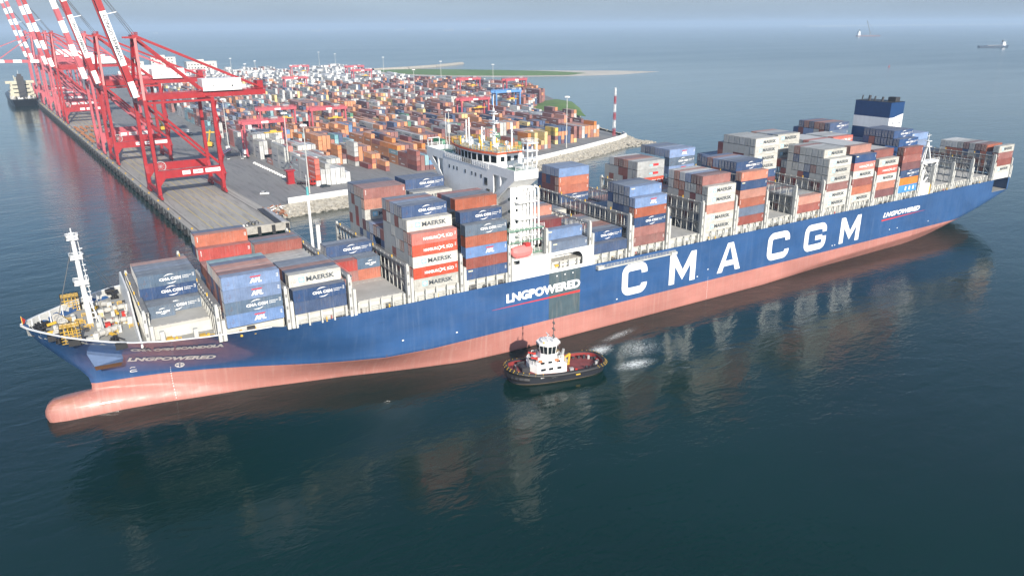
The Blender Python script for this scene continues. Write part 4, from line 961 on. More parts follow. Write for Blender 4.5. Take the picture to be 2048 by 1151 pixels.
# ---------------------------------------------------------------- water, land, quay
QX = lambda y: 106.7 - 0.0604 * (y - 171)               # quay edge
QZ = 4.0
def water_mat():
    m, t, b = nt('sea_water'); ps = node(t, 'ShaderNodeNewGeometry').outputs['Position']
    big = noise(t, mapping(t, ps, (0.0016, 0.006, 1), (0, 0, rad(-32))), 1.0, 4, 0.6)
    base = mix(t, ramp(t, noise(t, mapping(t, ps, (0.008, 0.008, 1)), 1.0, 3), 0.35, 0.65), (0.0002, 0.0150, 0.0130, 1), (0.0005, 0.0215, 0.0182, 1))
    t.links.new(base, b.inputs['Base Color'])
    b.inputs['IOR'].default_value = 1.33; b.inputs['Specular IOR Level'].default_value = 0.5
    ln = node(t, 'ShaderNodeVectorMath', operation='DISTANCE'); t.links.new(ps, ln.inputs[0]); ln.inputs[1].default_value = (230, 120, 0)      # open sea beyond the sheltered basin is rougher
    t.links.new(mathn(t, 'ADD', ramp(t, big, 0.38, 0.62, 0.008, 0.045), ramp(t, ln.outputs['Value'], 450, 1800, 0.0, 0.17)), b.inputs['Roughness'])
    n1 = noise(t, mapping(t, ps, (0.55, 0.85, 1), (0, 0, rad(18))), 1.0, 4, 0.6, 0.6)
    n2 = noise(t, mapping(t, ps, (0.10, 0.19, 1), (0, 0, rad(8))), 1.0, 3, 0.55, 0.8)
    n3 = noise(t, mapping(t, ps, (0.025, 0.05, 1), (0, 0, rad(-20))), 1.0, 2, 0.5)
    calm = ramp(t, noise(t, mapping(t, ps, (0.012, 0.02, 1), (0, 0, rad(-30))), 1.0, 3), 0.35, 0.65, 0.5, 1.3)
    hgt = mathn(t, 'ADD', mathn(t, 'MULTIPLY', mathn(t, 'MULTIPLY', n1, calm), 0.105), mathn(t, 'ADD', mathn(t, 'MULTIPLY', n2, 0.34), mathn(t, 'MULTIPLY', n3, 0.5)))
    bp = node(t, 'ShaderNodeBump'); bp.inputs['Strength'].default_value = 1.0; bp.inputs['Distance'].default_value = 0.55
    t.links.new(hgt, bp.inputs['Height']); t.links.new(bp.outputs[0], b.inputs['Normal'])
    return m
b = MB(); S = 24000
b.add([(-S, -6000, 0), (S + 6000, -6000, 0), (S + 6000, S, 0), (-S, S, 0)], [(0, 1, 2, 3)])
tag(b.build('sea_water', water_mat()), kind='structure')

def ground_mat(name, c1, c2, sc=0.05, stripes=None):
    m, t, b = nt(name); ps = node(t, 'ShaderNodeNewGeometry').outputs['Position']
    c = mix(t, ramp(t, noise(t, mapping(t, ps, (1, .25, 1), (0, 0, rad(3.5))), sc, 5, .6), .3, .7), c4(c1), c4(c2))
    c = mix(t, mathn(t, 'MULTIPLY', ramp(t, noise(t, mapping(t, ps, (1, .08, 1), (0, 0, rad(3.5))), .5, 4, .65), .5, .68), .6), c, c4(dark(c1, .55)))
    c = mix(t, mathn(t, 'MULTIPLY', ramp(t, noise(t, ps, .35, 5, .7), .58, .7), .3), c, c4(dark(c2, 1.35)))
    t.links.new(c, b.inputs['Base Color']); b.inputs['Roughness'].default_value = .85
    return m
M['asphalt'] = ground_mat('yard_asphalt', (0.185, 0.185, 0.185), (0.255, 0.252, 0.245))
M['concrete'] = ground_mat('quay_concrete', (0.28, 0.265, 0.235), (0.38, 0.36, 0.325))
M['sand'] = ground_mat('pale_sand', (0.50, 0.45, 0.37), (0.60, 0.55, 0.46), .02)
M['grassgreen'] = ground_mat('island_grass', (0.085, 0.165, 0.030), (0.15, 0.235, 0.055), .03)
M['rock'] = paint('rock_grey', (0.34, 0.315, 0.265), .9, .35, .0, .0, .6)
# terminal ground: one sheet with sides
WALL = [(141.5, 192.5), (155.5, 193.8), (186, 197.2), (250, 209.5), (315, 224.4), (365, 243), (418, 265.8), (432, 274)]
YX = ([200, 262, 300, 360, 420, 440, 488, 537, 645, 706, 750, 797, 837, 870, 990, 1100, 1290], [330, 420, 438, 448, 458, 464, 498, 547, 592, 594, 582, 568, 549, 530, 543, 560, 560])
land = [(QX(160), 160), (146, 159.5)] + [(146.2, 192)] + WALL + [(ip(y, YX) + (8 if y > 440 else 0), y) for y in (300, 360, 420, 490, 537, 640, 700, 750, 797, 837, 990, 1100, 1290)] + [(330, 1330), (130, 1300), (QX(1300), 1300)]
b = MB(); b.prism(land, 1.2, QZ, 0, 1); tag(b.build('terminal_ground', [M['concrete'], M['asphalt']]), kind='structure')
b = MB()
b.add([(QX(161) + .3, 161, 4.004), (145.7, 160.5, 4.004), (145.7 - .06 * 32, 192, 4.004), (QX(1290) + 38, 1290, 4.004), (QX(1290) + .3, 1290, 4.004)], [(0, 1, 2, 3, 4)])
tag(b.build('quay_apron', M['concrete']), kind='structure')
b = MB()                                                # rails, yellow lanes, kerb
def lane(off, w, m, z=4.008, y0=163, y1=1280, dash=None):
    y = y0
    while y < y1:
        ye = min(y1, y + (dash or 1e9)); b.add([(QX(y) + off, y, z), (QX(y) + off + w, y, z), (QX(ye) + off + w, ye, z), (QX(ye) + off, ye, z)], [(0, 1, 2, 3)], m); y = ye + (dash or 0)
for o in (2.6, 33.4): lane(o, .5, 1)
for o in (3.6, 34.4): lane(o, .35, 2)
for i, o in enumerate((8.5, 12.5, 16.5, 20.5, 24.5, 28.5)): lane(o, .3, 0)
lane(36.2, 1.2, 2, 4.006)
tag(b.build('road_marking', [plain('faded_yellow', (.55, .42, .10), .8), plain('rail_dark', (.10, .09, .08), .6), plain('pale_concrete', (.38, .36, .32), .8)]), kind='structure')
b = MB(); b.box(106.9, 145.5, 158.9, 159.4, 1.0, 4.35)
for y in range(164, 1280, 1000): pass
P = [(QX(y), y) for y in range(161, 1290, 12)]
for (x0, y0), (x1, y1) in zip(P[:-1], P[1:]): b.bar((x0 + .35, y0, 4.15), (x1 + .35, y1, 4.15), .7, .4)
tag(b.build('quay_edge_beam', M['concrete'], empty('quay_wall', (100, 500, 0), 'long concrete quay wall on black piles with rubber fenders', 'quay wall')))
qw = D.objects['quay_wall']
b = MB()
for i in range(190):
    y = 162 + i * 5.9; x = QX(y)
    if y > 1285: break
    b.box(x - .25, x + .5, y - .8, y + .8, .2, 3.9)
    if i % 2 == 0: b.tube((x - .9, y, 1.2), (x - .9, y, 3.4), .75, n=8); b.box(x - .9, x, y - .5, y + .5, 1.6, 3.0)
for i in range(7): b.box(108 + i * 6, 109.4 + i * 6, 158.2, 159.2, .2, 3.9)
for y in (165, 172, 179, 186): b.box(145.9, 146.8, y, y + 1.6, .2, 3.9)
build_each(b, 'fender', M['black'], qw)
b = MB()
for i in range(50):
    y = 170 + i * 22; x = QX(y) + 1.2; b.lathe([(.01, 0), (.45, 0), (.3, .3), (.5, .6), (.01, .75)], (x, y, 4.0), 8)
build_each(b, 'bollard', M['yellow'], qw)
# white sea wall and the rock revetment below it
sw = empty('sea_wall', (155, 194, 4), 'long low white sea wall above the rock bank of the terminal', 'wall')
b = MB()
Wp = WALL[1:] + [(437, 284)]
for (x0, y0), (x1, y1) in zip(Wp[:-1], Wp[1:]):
    d = Vector((x1 - x0, y1 - y0, 0)).normalized(); nrm = Vector((d.y, -d.x, 0))
    q = [(x0, y0), (x0 - nrm.x * .8, y0 - nrm.y * .8), (x1 - nrm.x * .8, y1 - nrm.y * .8), (x1, y1)]
    b.prism(q[::-1], 3.0, 6.9)
b.build('wall_body', paint('seawall_white', (0.72, 0.71, 0.68), .6, .06, .15, .25, .15), sw)
R = random.Random(21)
rk = MB(); ico = [(0, 0, 1), (.89, 0, .45), (.28, .85, .45), (-.72, .53, .45), (-.72, -.53, .45), (.28, -.85, .45), (.72, .53, -.45), (-.28, .85, -.45), (-.89, 0, -.45), (-.28, -.85, -.45), (.72, -.53, -.45), (0, 0, -1)]
icf = [(0, 1, 2), (0, 2, 3), (0, 3, 4), (0, 4, 5), (0, 5, 1), (1, 6, 2), (2, 7, 3), (3, 8, 4), (4, 9, 5), (5, 10, 1), (6, 7, 2), (7, 8, 3), (8, 9, 4), (9, 10, 5), (10, 6, 1), (11, 7, 6), (11, 8, 7), (11, 9, 8), (11, 10, 9), (11, 6, 10)]
def rock(x, y, z, s):
    a, c_, e = s * R.uniform(.7, 1.3), s * R.uniform(.7, 1.3), s * R.uniform(.5, .9); rz = R.uniform(0, 6.3); c, sn = math.cos(rz), math.sin(rz)
    rk.add([(x + (u * a * c - v * c_ * sn) * R.uniform(.8, 1.2), y + (u * a * sn + v * c_ * c) * R.uniform(.8, 1.2), z + w * e * R.uniform(.8, 1.2)) for u, v, w in ico], icf)
Rp = [(146.4, 190)] + WALL[1:] + [(440, 288), (446, 320), (470, 400), (520, 470)]
bank = MB(); prev = None
for (x0, y0), (x1, y1) in zip(Rp[:-1], Rp[1:]):
    L = math.hypot(x1 - x0, y1 - y0); d = Vector((x1 - x0, y1 - y0, 0)).normalized(); nrm = Vector((d.y, -d.x, 0))
    wd = 10 if x0 < 400 else 13
    bank.add([(x0, y0, 4.2), (x1, y1, 4.2), (x1 + nrm.x * wd, y1 + nrm.y * wd, -1), (x0 + nrm.x * wd, y0 + nrm.y * wd, -1)], [(3, 2, 1, 0)])
    for i in range(int(L * 4.2)):
        q = R.random(); k = R.random(); rock(x0 + d.x * L * q + nrm.x * (wd * k + .2), y0 + d.y * L * q + nrm.y * (wd * k + .2), 3.9 - 4.6 * k, R.uniform(.5, 1.2))
for i in range(420):
    a = R.uniform(0, 6.28); q = R.random() ** .5; rock(428 + 22 * q * math.cos(a) + 2, 268 + 14 * q * math.sin(a), 2.6 * (1 - q) - .2, R.uniform(.6, 1.3))
tag(bank.build('rock_bank', M['rock']), kind='structure')
tag(rk.build('riprap_rocks', M['rock']), kind='stuff')
# scrub strip, green mound, sand spit with grass, breakwater
def patch(name, poly, z0, z1, m, hump=0.0, seed=1, n=26):
    """gently domed land from an outline"""
    cx = sum(p[0] for p in poly) / len(poly); cy_ = sum(p[1] for p in poly) / len(poly); b = MB(); Rr = random.Random(seed); vs = []; K = 5
    for k in range(K + 1):
        q = 1 - k / K
        for x, y in poly: vs.append((cx + (x - cx) * q + Rr.uniform(-1, 1) * q, cy_ + (y - cy_) * q + Rr.uniform(-1, 1) * q, z0 + (z1 - z0) * (0 if k == 0 else min(1, .5 + k * .3)) + hump * (1 - q) * (1 if k else 0) * Rr.uniform(.7, 1.2)))
    N = len(poly)
    b.add(vs, [(k * N + i, k * N + (i + 1) % N, (k + 1) * N + (i + 1) % N, (k + 1) * N + i) for k in range(K) for i in range(N)])
    return tag(b.build(name, m, smooth=True), kind='structure')
patch('green_bank', [(478, 482), (486, 440), (490, 400), (506, 425), (530, 462), (562, 520), (566, 556), (540, 545), (510, 515)], 3.5, 5, M['grassgreen'], 2.5, 4)
spit = [(610, 1128), (680, 1020), (760, 950), (850, 905), (950, 880), (1065, 905), (1040, 945), (960, 1010), (900, 1070), (838, 1130), (760, 1215), (690, 1290), (640, 1300), (600, 1260)]
patch('sand_spit', spit, -.4, 1.6, M['sand'], .6, 7)
patch('spit_grass', [(622, 1150), (690, 1036), (765, 968), (850, 925), (912, 934), (894, 1000), (836, 1100), (762, 1190), (700, 1262), (640, 1284)], 1.2, 3.2, M['grassgreen'], 1.6, 8)
b = MB(); Pq = [(640, 1290), (720, 1305), (800, 1340), (860, 1380), (905, 1412)]
for (x0, y0), (x1, y1) in zip(Pq[:-1], Pq[1:]):
    d = Vector((x1 - x0, y1 - y0, 0)).normalized(); n_ = Vector((-d.y, d.x, 0))
    a = [Vector((x0, y0, 0)), Vector((x1, y1, 0))]
    q = [a[0] - n_ * 9, a[1] - n_ * 9, a[1] - n_ * 4, a[0] - n_ * 4, a[0] + n_ * 4, a[1] + n_ * 4, a[1] + n_ * 9, a[0] + n_ * 9]
    zz = [-1, -1, 4, 4, 4, 4, -1, -1]
    b.add([(p.x, p.y, z) for p, z in zip(q, zz)], [(0, 1, 2, 3), (3, 2, 5, 4), (4, 5, 6, 7)])
tag(b.build('breakwater', M['rock']), 'long low rock breakwater beyond the sand spit', 'breakwater')
b = MB(); b.prism([(14000, 10500), (26000, 9500), (26500, 11500), (15000, 11800)], -.5, 14); tag(b.build('far_shore', M['sand']), kind='structure')

# ---------------------------------------------------------------- container yard
YL = lambda k, y: 180 - .03 * (y - 227) + 31.5 * k       # left side of block k
def wall_y(x): return float(np.interp(x, [p[0] for p in WALL], [p[1] for p in WALL]))
lastc = {}
UR = -math.pi / 2 + .03                                  # long axis along the blocks
R = random.Random(77)
yard = []                                                # (key, code, x, y, z, block, row, slot, tier)
def pal_at(k, y):
    if y > 800 and k >= 6: return 'WWWmWWmWWKWRW'
    if y > 900: return 'WWmWmmWmWmR' if (k < 9 and y > 960) else 'mWmRorbmObLRr'
    if k == 0: return 'mMmMmWmHmKmRmO' if y < 420 else 'mRgbRoOrmTmrm'
    if k in (1, 2): return 'LLRRrLbNoRLrLRbLmT' if y < 560 else 'bbRmgmYrLmRb'
    if k in (3, 4): return 'RrLOLrRbLREYrLLm' if y < 560 else 'mRmmYroRbmmr'
    if k in (5, 6): return 'mRYLrobMLmbRYrRL' if y < 560 else 'mmYRmbmmOLmr'
    return 'mRoLMhrRmLBRrmORbm'
for k in range(14):
    y0 = wall_y(YL(k, 240) + 8) + 27
    if k == 0: y0 = 227
    if k == 1: y0 = 246
    slots = []; y = y0 + 6.1; i = 0
    while y < 1240:
        cross = any(a < y < c for a, c in ((432, 446), (640, 656), (845, 862), (1050, 1066))) or (k == 0 and 318 < y < 334)
        if not cross: slots.append((i, y)); i += 1
        y += 12.75
    for i, y in slots:
        xl = YL(k, y); hmean = R.choice([3, 3, 4, 4, 4, 5]) if i > 1 else R.choice([3, 4])
        pal = pal_at(k, y); rowcode = R.choice(pal)
        if R.random() < .05 and k > 0: continue
        for r in range(7):
            x = xl + 1.25 + 2.72 * r
            if x > ip(y, YX) - 12 or x < 176: continue
            if k == 1 and y < 296 - 8 * r: continue
            if k >= 2 and y < wall_y(x) + 27: continue
            if k > 9 and y < 300 and R.random() < .4: continue
            n = max(0, min(5, hmean + R.choice([-2, -1, 0, 0, 0, 0, 0, 1])))
            if k == 0 and i == 0: n = (4, 3, 4, 3, 3, 3, 2)[r] + (1 if r in (0,) else 0)
            if k == 9 and y > 1000: n = min(n, 3)
            colc = lastc.get((k, r)) if (R.random() < .55 and (k, r) in lastc and (k or y > 420)) else (R.choice(pal) if R.random() < .7 else rowcode)
            lastc[k, r] = colc
            for t in range(n):
                c = colc if R.random() < .74 else R.choice(pal)
                yard.append(('y%d.%d.%d.%d' % (k, i, r, t), c, x, y, QZ + .02 + t * 2.86, k, r, i, t))
yt = {}
for q in yard: yt[q[5], q[7], q[6]] = max(yt.get((q[5], q[7], q[6]), 0), q[8])
def yvis(q):
    k, r, i, t = q[5:]
    if t == yt[k, i, r]: return True
    return r == 0 or yt.get((k, i, r - 1), -1) < t or yt.get((k, i - 1, r), -1) < t
cu, su = math.cos(UR), math.sin(UR)
def ybox(x, y, z, c, L=CL, H=2.84, key=''):
    f = lambda a, e, h: (x + a * cu - e * su, y + a * su + e * cu, z + h); h = L / 2; w = 1.2
    vs = [f(-h, -w, 0), f(h, -w, 0), f(h, w, 0), f(-h, w, 0), f(-h, -w, H), f(h, -w, H), f(h, w, H), f(-h, w, H)]
    s = R.uniform(1.0, 1.35); c = dark(c, s); g_ = .3 * c[0] + .55 * c[1] + .15 * c[2]; c = tuple(.80 * q + .20 * (g_ + .06) for q in c); ct = tuple(.72 * q + .28 * .3 for q in c)
    rest.add(vs, [(0, 1, 5, 4), (1, 2, 6, 5), (3, 0, 4, 7)], 0, c); rest.add(vs[4:], [(0, 1, 2, 3)], 0, ct)
    return f
BLK = ['yard block nearest quay', 'second yard block', 'third yard block', 'fourth yard block', 'fifth yard block', 'sixth yard block', 'seventh yard block', 'eighth yard block', 'ninth yard block', 'tenth yard block']
for q in yard:
    if not yvis(q): continue
    key, c, x, y, z, k, r, i, t = q; KEY = key
    ind = (key in INDIV) if INDIV is not None else ((k < 3 and y < 400) or (k < 9 and y < 300))
    if ind:
        lab = '%s container, %s tier, %s row, %s from seawall, %s' % (CT[c][0], ORD[t], ordi(r), ordi(i) + ' slot', BLK[min(9, k)])
        container(c, (x, y, z), CL, lab, 'containers in the yard', CT[c][2], False, UR).scale = (1, 1, 2.84 / 2.83)
        continue
    f = ybox(x, y, z, CT[c][1])
    if y < 720 and R.random() < .7:
        m = (.75, .75, .73) if c not in 'mMWY' else (.10, .12, .15)
        a0, a1 = R.choice([(-2.5, 2.5), (-1, 3), (-4, -2), (-3, 3.5)]); z0 = R.uniform(.8, 1.2)
        rest.add([f(a0, -1.23, z0), f(a1, -1.23, z0), f(a1, -1.23, z0 + R.uniform(.4, .8)), f(a0, -1.23, z0 + .6)], [(0, 1, 2, 3)], 0, m)
    if y < 520: rest.add([f(CL / 2 + .03, -.05, .1), f(CL / 2 + .03, .05, .1), f(CL / 2 + .03, .05, 2.5), f(CL / 2 + .03, -.05, 2.5)], [(0, 1, 2, 3)], 0, (.1, .1, .1))
def rest_mat():
    m, t, b = nt('container_paint'); a = node(t, 'ShaderNodeVertexColor', layer_name='paint'); tc = node(t, 'ShaderNodeTexCoord').outputs['Object']
    c = mix(t, ramp(t, noise(t, tc, .5, 4), .3, .75), a.outputs[0], c4((.2, .18, .16)), 'MIX'); c = mix(t, .8, c, a.outputs[0])
    t.links.new(c, b.inputs['Base Color']); b.inputs['Roughness'].default_value = .55; return m
tag(rest.build('shipping_containers', rest_mat(), colors=True), kind='stuff')

# ---------------------------------------------------------------- ship-to-shore cranes
CR = paint('crane_red', (0.31, 0.009, 0.014), .42, .14, .15, .06); CP = paint('crane_faded_pink', (0.42, 0.075, 0.095), .55, .15, .2, .12); CRD = plain('crane_machinery', (0.12, 0.03, 0.03), .6)
def sts_crane(yc, mat, label, text=None, boom=78, stripes=None):
    ang = math.atan(0.0604); root = empty('ship_to_shore_crane', (QX(yc) + 2.9, yc, QZ), label, 'crane', 'quayside container cranes', ang)
    Y = 13.0
    def P(name, b, m=None, par=None): return b.build(name, m or [mat], par or root, local=True)
    for sx, x in ((0, 0.0), (1, 30.5)):
        for y in (-Y, Y):
            b = MB(); b.extrude_yz([(y - 1.0 - (1.2 if y > 0 else 0), 2.2), (y + 1.0 + (1.2 if y < 0 else 0), 2.2), (y + 1.0 + (1.8 if y < 0 else 0), 9.5), (y + .9, 13), (y + .8, 47.5), (y - .8, 47.5), (y - .9, 13), (y - 1.0 - (1.8 if y > 0 else 0), 9.5)][::-1], x - .8, x + .8)
            P('leg', b)
        b = MB(); b.box(x - .7, x + .7, -Y, Y, 3.0, 4.8)
        P('sill_beam', b)
        b = MB()
        for y in (-Y - 3.4, -Y - 1.2, -Y + 1.2, -Y + 3.4, Y - 3.4, Y - 1.2, Y + 1.2, Y + 3.4):
            b.box(x - .55, x + .55, y - .95, y + .95, .75, 1.7, 0); b.tube((x - .3, y - .5, .38), (x + .3, y - .5, .38), .38, n=8, m=1); b.tube((x - .3, y + .5, .38), (x + .3, y + .5, .38), .38, n=8, m=1)
        b.box(x - .5, x + .5, -Y - 3, -Y + 3, 1.7, 2.4, 0); b.box(x - .5, x + .5, Y - 3, Y + 3, 1.7, 2.4, 0)
        P('bogie', b, [mat, M['darkgap']])
    for y in (-Y, Y):
        b = MB(); b.box(.7, 29.8, y - 1.1, y + 1.1, 10.2, 14.0)
        b.extrude_xz([(.7, 10.2), (.7, 6.5), (3.6, 10.2)][::-1], y - .9, y + .9); b.extrude_xz([(29.8, 10.2), (26.9, 10.2), (29.8, 6.5)], y - .9, y + .9)
        pb = P('portal_beam', b)
        if y < 0:
            b = MB()
            for x0, x1 in ((11.5, 15.2), (16.6, 21.2), (22.4, 29.6)): b.box(x0, x1, y - 1.16, y - 1.1, 11.3, 13.2)
            sg = P('sign_panel', b, [M['letter']], pb)
            v, f = text_fit('CONGO', 2.9, .8, .03); b = MB(); b.add([(11.9 + u, y - 1.2, 11.8 + w) for u, w in v], f)
            v, f = text_fit('TERMINAL', 3.9, .8, .03); b.add([(17 + u, y - 1.2, 11.8 + w) for u, w in v], f)
            v, f = text_fit('PORT AUTONOME', 6.4, .6, .03); b.add([(22.8 + u, y - 1.2, 11.9 + w) for u, w in v], f)
            P('lettering', b, [M['letterred']], pb)
        b = MB(); b.bar((.6, y, 46.5), (29.6, y, 15.2), 1.1)
        P('diagonal_brace', b)
        b = MB(); b.box(0.7, 30, y - .6, y + .6, 45.2, 46.6) if y > 0 else b.box(0.7, 30, y - .5, y + .5, 45.6, 46.6)
        P('upper_tie', b)
    b = MB()
    for y in (-3.6, 3.6): b.box(-1.5, 60, y - .7, y + .7, 46.6, 49.2)
    for x in (-1, 10, 20, 30.5, 40, 50, 59): b.box(x - .4, x + .4, -3, 3, 47, 48.6)
    for x in (0, 30.5): b.box(x - .9, x + .9, -Y, Y, 44.9, 47.4)
    b.rail([(-1, -4.4, 49.2), (60, -4.4, 49.2)], 1.1, step=3, r=.08); b.box(56.5, 59.5, -3, 3, 49.2, 53.5)
    P('main_girder', b)
    b = MB()                                             # A frame, struts and stays
    for y in (-Y, Y): b.bar((0, y, 47), (1.8, y * .28, 75.5), 1.2, 1.2)
    for z, k in ((56, .75), (66, .47)): b.bar((.8, -Y * k, z), (.8, Y * k, z), .7)
    b.box(0.6, 3.2, -4.4, 4.4, 74.8, 76.6); b.box(-2.4, 3, -4.2, -3.4, 75, 75.8); b.box(-2.4, 3, 3.4, 4.2, 75, 75.8)
    for y in (-3.6, 3.6): b.bar((2.4, y, 75), (30, y, 49.4), 1.0)
    for y in (-3.6, 3.6): b.bar((2.6, y, 76), (57.5, y, 50.6), .75)
    for y in (-3.2, 3.2): b.tube((1.5, y, 50), (2.2, y, 75), .45, n=6)
    b.rail([(.6, -4.4, 76.6), (3.2, -4.4, 76.6), (3.2, 4.4, 76.6)], 1.1, step=1.3, r=.08)
    P('a_frame', b)
    b = MB(); b.box(29, 48, -4.6, 4.6, 49.6, 55.2); b.prism([(29, -4.6), (48, -4.6), (48, 4.6), (29, 4.6)], 55.2, 55.4)
    b.box(48, 50.5, -4, -1, 49.6, 52); mh = P('machinery_house', b, [M['house']])
    b = MB(); b.box(43, 43.7, -4.66, -4.6, 51.2, 52.2); b.box(34, 34.5, -4.66, -4.6, 51.6, 52.2); b.box(28.6, 48.6, -5.4, -4.7, 49.3, 49.5); P('window', b, [M['glass']], mh)
    # stair tower on the land leg
    b = MB()
    for i in range(9):
        z = 5 + i * 4.5; s = 1 if i % 2 else -1; b.bar((32.2, -Y - 1.8 * s + 2, z), (32.2, -Y + 1.8 * s + 2, z + 4.5), .8, .15); b.box(31.4, 33, -Y + 2 + 1.6 * s - .5, -Y + 2 + 1.6 * s + .5, z + 4.4, z + 4.55)
    P('stair', b)
    # cable reel
    b = MB()
    for i in range(18): a = rad(i * 20); c_ = rad(i * 20 + 20); b.bar((2.6 + 2.4 * math.cos(a), -Y + 2.2, 15.8 + 2.4 * math.sin(a)), (2.6 + 2.4 * math.cos(c_), -Y + 2.2, 15.8 + 2.4 * math.sin(c_)), .35)
    for i in range(6): a = rad(i * 30); b.bar((2.6 - 2.4 * math.cos(a), -Y + 2.2, 15.8 - 2.4 * math.sin(a)), (2.6 + 2.4 * math.cos(a), -Y + 2.2, 15.8 + 2.4 * math.sin(a)), .12)
    P('cable_reel', b, [M['steel']])
    # boom, hinged at the girder's sea end
    A = rad(boom); c, s = math.cos(A), math.sin(A); hx, hz = -1.6, 48.3
    def Q(l, y, d): return (hx - l * c - d * s, y, hz + l * s - d * c)      # l along the boom, d across (towards the sea side)
    b = MB(); LB_ = 66
    segs = stripes or [(0, 7.5, 1), (7.5, 15, 0), (15, 39.5, 1), (39.5, 47, 0), (47, 55, 1), (55, LB_, 0)]
    for y in (-3.6, 3.6):
        for l0, l1, m in segs:
            p = [Q(l0, y - .75, -1.3), Q(l0, y + .75, -1.3), Q(l0, y + .75, 1.4), Q(l0, y - .75, 1.4), Q(l1, y - .75, -1.3), Q(l1, y + .75, -1.3), Q(l1, y + .75, 1.4), Q(l1, y - .75, 1.4)]
            mm = m if y < 0 or stripes else 0
            b.add(p, [(0, 1, 2, 3), (7, 6, 5, 4), (0, 4, 5, 1), (1, 5, 6, 2), (2, 6, 7, 3), (3, 7, 4, 0)], mm); b.add(p, [(3, 2, 1, 0), (4, 5, 6, 7), (1, 5, 4, 0), (2, 6, 5, 1), (3, 7, 6, 2), (0, 4, 7, 3)], mm) if False else None
    for l in range(4, LB_, 8): b.bar(Q(l, -3, 0), Q(l, 3, 0), .6)
    b.bar(Q(38, -4.5, -1.3), Q(38, -4.5, -5.5), .3, m=1)
    bo = P('boom', b, [mat, M['letter']])
    if text:
        v, f = text_fit(text, 20.5, 1.7, .03); b = MB()
        # the letters run down the boom, read from its upper end
        b.add([Q(37.8 - u, -4.38, -(w - .85)) for u, w in v], f)
        P('lettering', b, [M['letterdark']], bo)
    b = MB()
    if boom > 40:
        for y in (-3.6, 3.6):
            for d in (-.5, .5): b.tube((2.0 + d, y, 76.5), Q(50, y, -1.3), .09, n=4)
    else:
        for y in (-3.6, 3.6): b.bar((1.0, y, 75.8), Q(34, y, -1.4), .5); b.bar((1.0, y, 75.8), Q(60, y, -1.4), .5)
    P('fore_stay', b, [M['rope'] if boom > 40 else mat])
    return root
ST = lambda n, w: [(i * 66 / n, (i + 1) * 66 / n, (i + 1) % 2 if w else i % 2) for i in range(n)]
sts_crane(251, CR, 'bright red quay crane standing at the near end of the quay with raised boom', 'CONGO TERMINAL')
sts_crane(371, CR, 'bright red quay crane with white lettered boom, second from the near end', 'CONGO TERMINAL')
sts_crane(424, CP, 'faded pink quay crane with banded boom close behind the second red crane', None, 78, ST(9, 1))
sts_crane(628, CR, 'red quay crane with striped boom behind the row of parked trailers', None, 78, ST(9, 1))
sts_crane(686, CP, 'faded pink quay crane with striped boom, fifth along the quay', None, 78, ST(9, 1))
sts_crane(765, CP, 'faded pink quay crane with its boom lowered over the moored ship', None, 1.5, ST(9, 1))
sts_crane(842, CP, 'faded pink striped crane beyond the crane with lowered boom', None, 78, ST(11, 1))
sts_crane(925, CP, 'faded pink striped crane at the far end of the quay', None, 78, ST(11, 1))

# ---------------------------------------------------------------- yard cranes, masts, vehicles
RB = plain('gantry_blue', (0.10, 0.25, 0.52), .5)
def rtg_proto(mat):
    root = empty('gantry_crane', (0, 0, 0)); W_ = 26.0; H = 21.0
    for x in (0, W_):
        for y in (-3.6, 3.6):
            b = MB(); b.box(x - .55, x + .55, y - .55, y + .55, 2.2, H); b.build('leg', mat, root, local=True)
        b = MB(); b.box(x - .5, x + .5, -6, 6, 1.3, 2.3)
        for y in (-5, -3, 3, 5): b.tube((x - .35, y, .8), (x + .35, y, .8), .8, n=10, m=1)
        b.build('bogie', [mat, M['black']], root, local=True)
        b = MB(); b.box(x - .45, x + .45, -3.4, 3.4, H - 1.1, H); b.bar((x, -3.4, 9), (x, 3.4, 9), .5); b.build('end_frame', mat, root, local=True)
    for y in (-3.6, 3.6):
        b = MB(); b.box(-1.5, W_ + 1.5, y - .6, y + .6, H, H + 1.9); b.rail([(-1.5, y - .7, H + 1.9), (W_ + 1.5, y - .7, H + 1.9)], 1.0, step=3, r=.08)
        g = b.build('girder', mat, root, local=True)
        if y < 0: b = MB(); b.box(11, 15.5, y - .66, y - .6, H + .3, H + 1.6); b.build('sign_panel', M['letter'], g, local=True)
    b = MB(); b.box(17.5, 22, -3.2, 3.2, H + 1.9, H + 3.6, 0); b.box(18.2, 20, -3, -1, H - 2.4, H, 1); b.box(13, 25, -1.3, 1.3, H - 6.6, H - 6.1, 2); b.box(17, 21, -1, 1, H - 6.1, H - 5, 2)
    for x in (17.5, 20.5): b.tube((x, 0, H - 5), (x, 0, H), .06, n=4, m=1)
    b.build('trolley', [M['steel'], M['darkgap'], M['yellow']], root, local=True)
    b = MB(); b.box(-1.6, .9, -2.6, 2.6, 2.6, 5.2); b.build('power_pack', M['house'], root, local=True)
    return root
rp = rtg_proto(CP); rbp = rtg_proto(RB); used = set()
def put_rtg(k, y, label, proto=None, x=None):
    p = proto or rp
    o = p if p.name not in used else copy_tree(p)
    used.add(p.name); o.location = ((YL(k, y) - 5.2) if x is None else x, y, QZ); o.rotation_euler = (0, 0, .03); tag(o, label, 'gantry crane', 'yard gantry cranes')
put_rtg(0, 343, 'red gantry crane straddling the yard block closest to the quay')
put_rtg(1, 419, 'red gantry crane behind the first one, over the second yard block')
put_rtg(2, 398, 'red gantry crane over yellow and orange containers in the third block')
put_rtg(6, 398, 'red gantry crane just before the blue gantry crane', None, 357.6)
put_rtg(8, 446, 'single blue gantry crane among the yard containers', rbp, 419.5)
put_rtg(11, 572, 'red gantry crane rising right behind the blue one', None, 508)
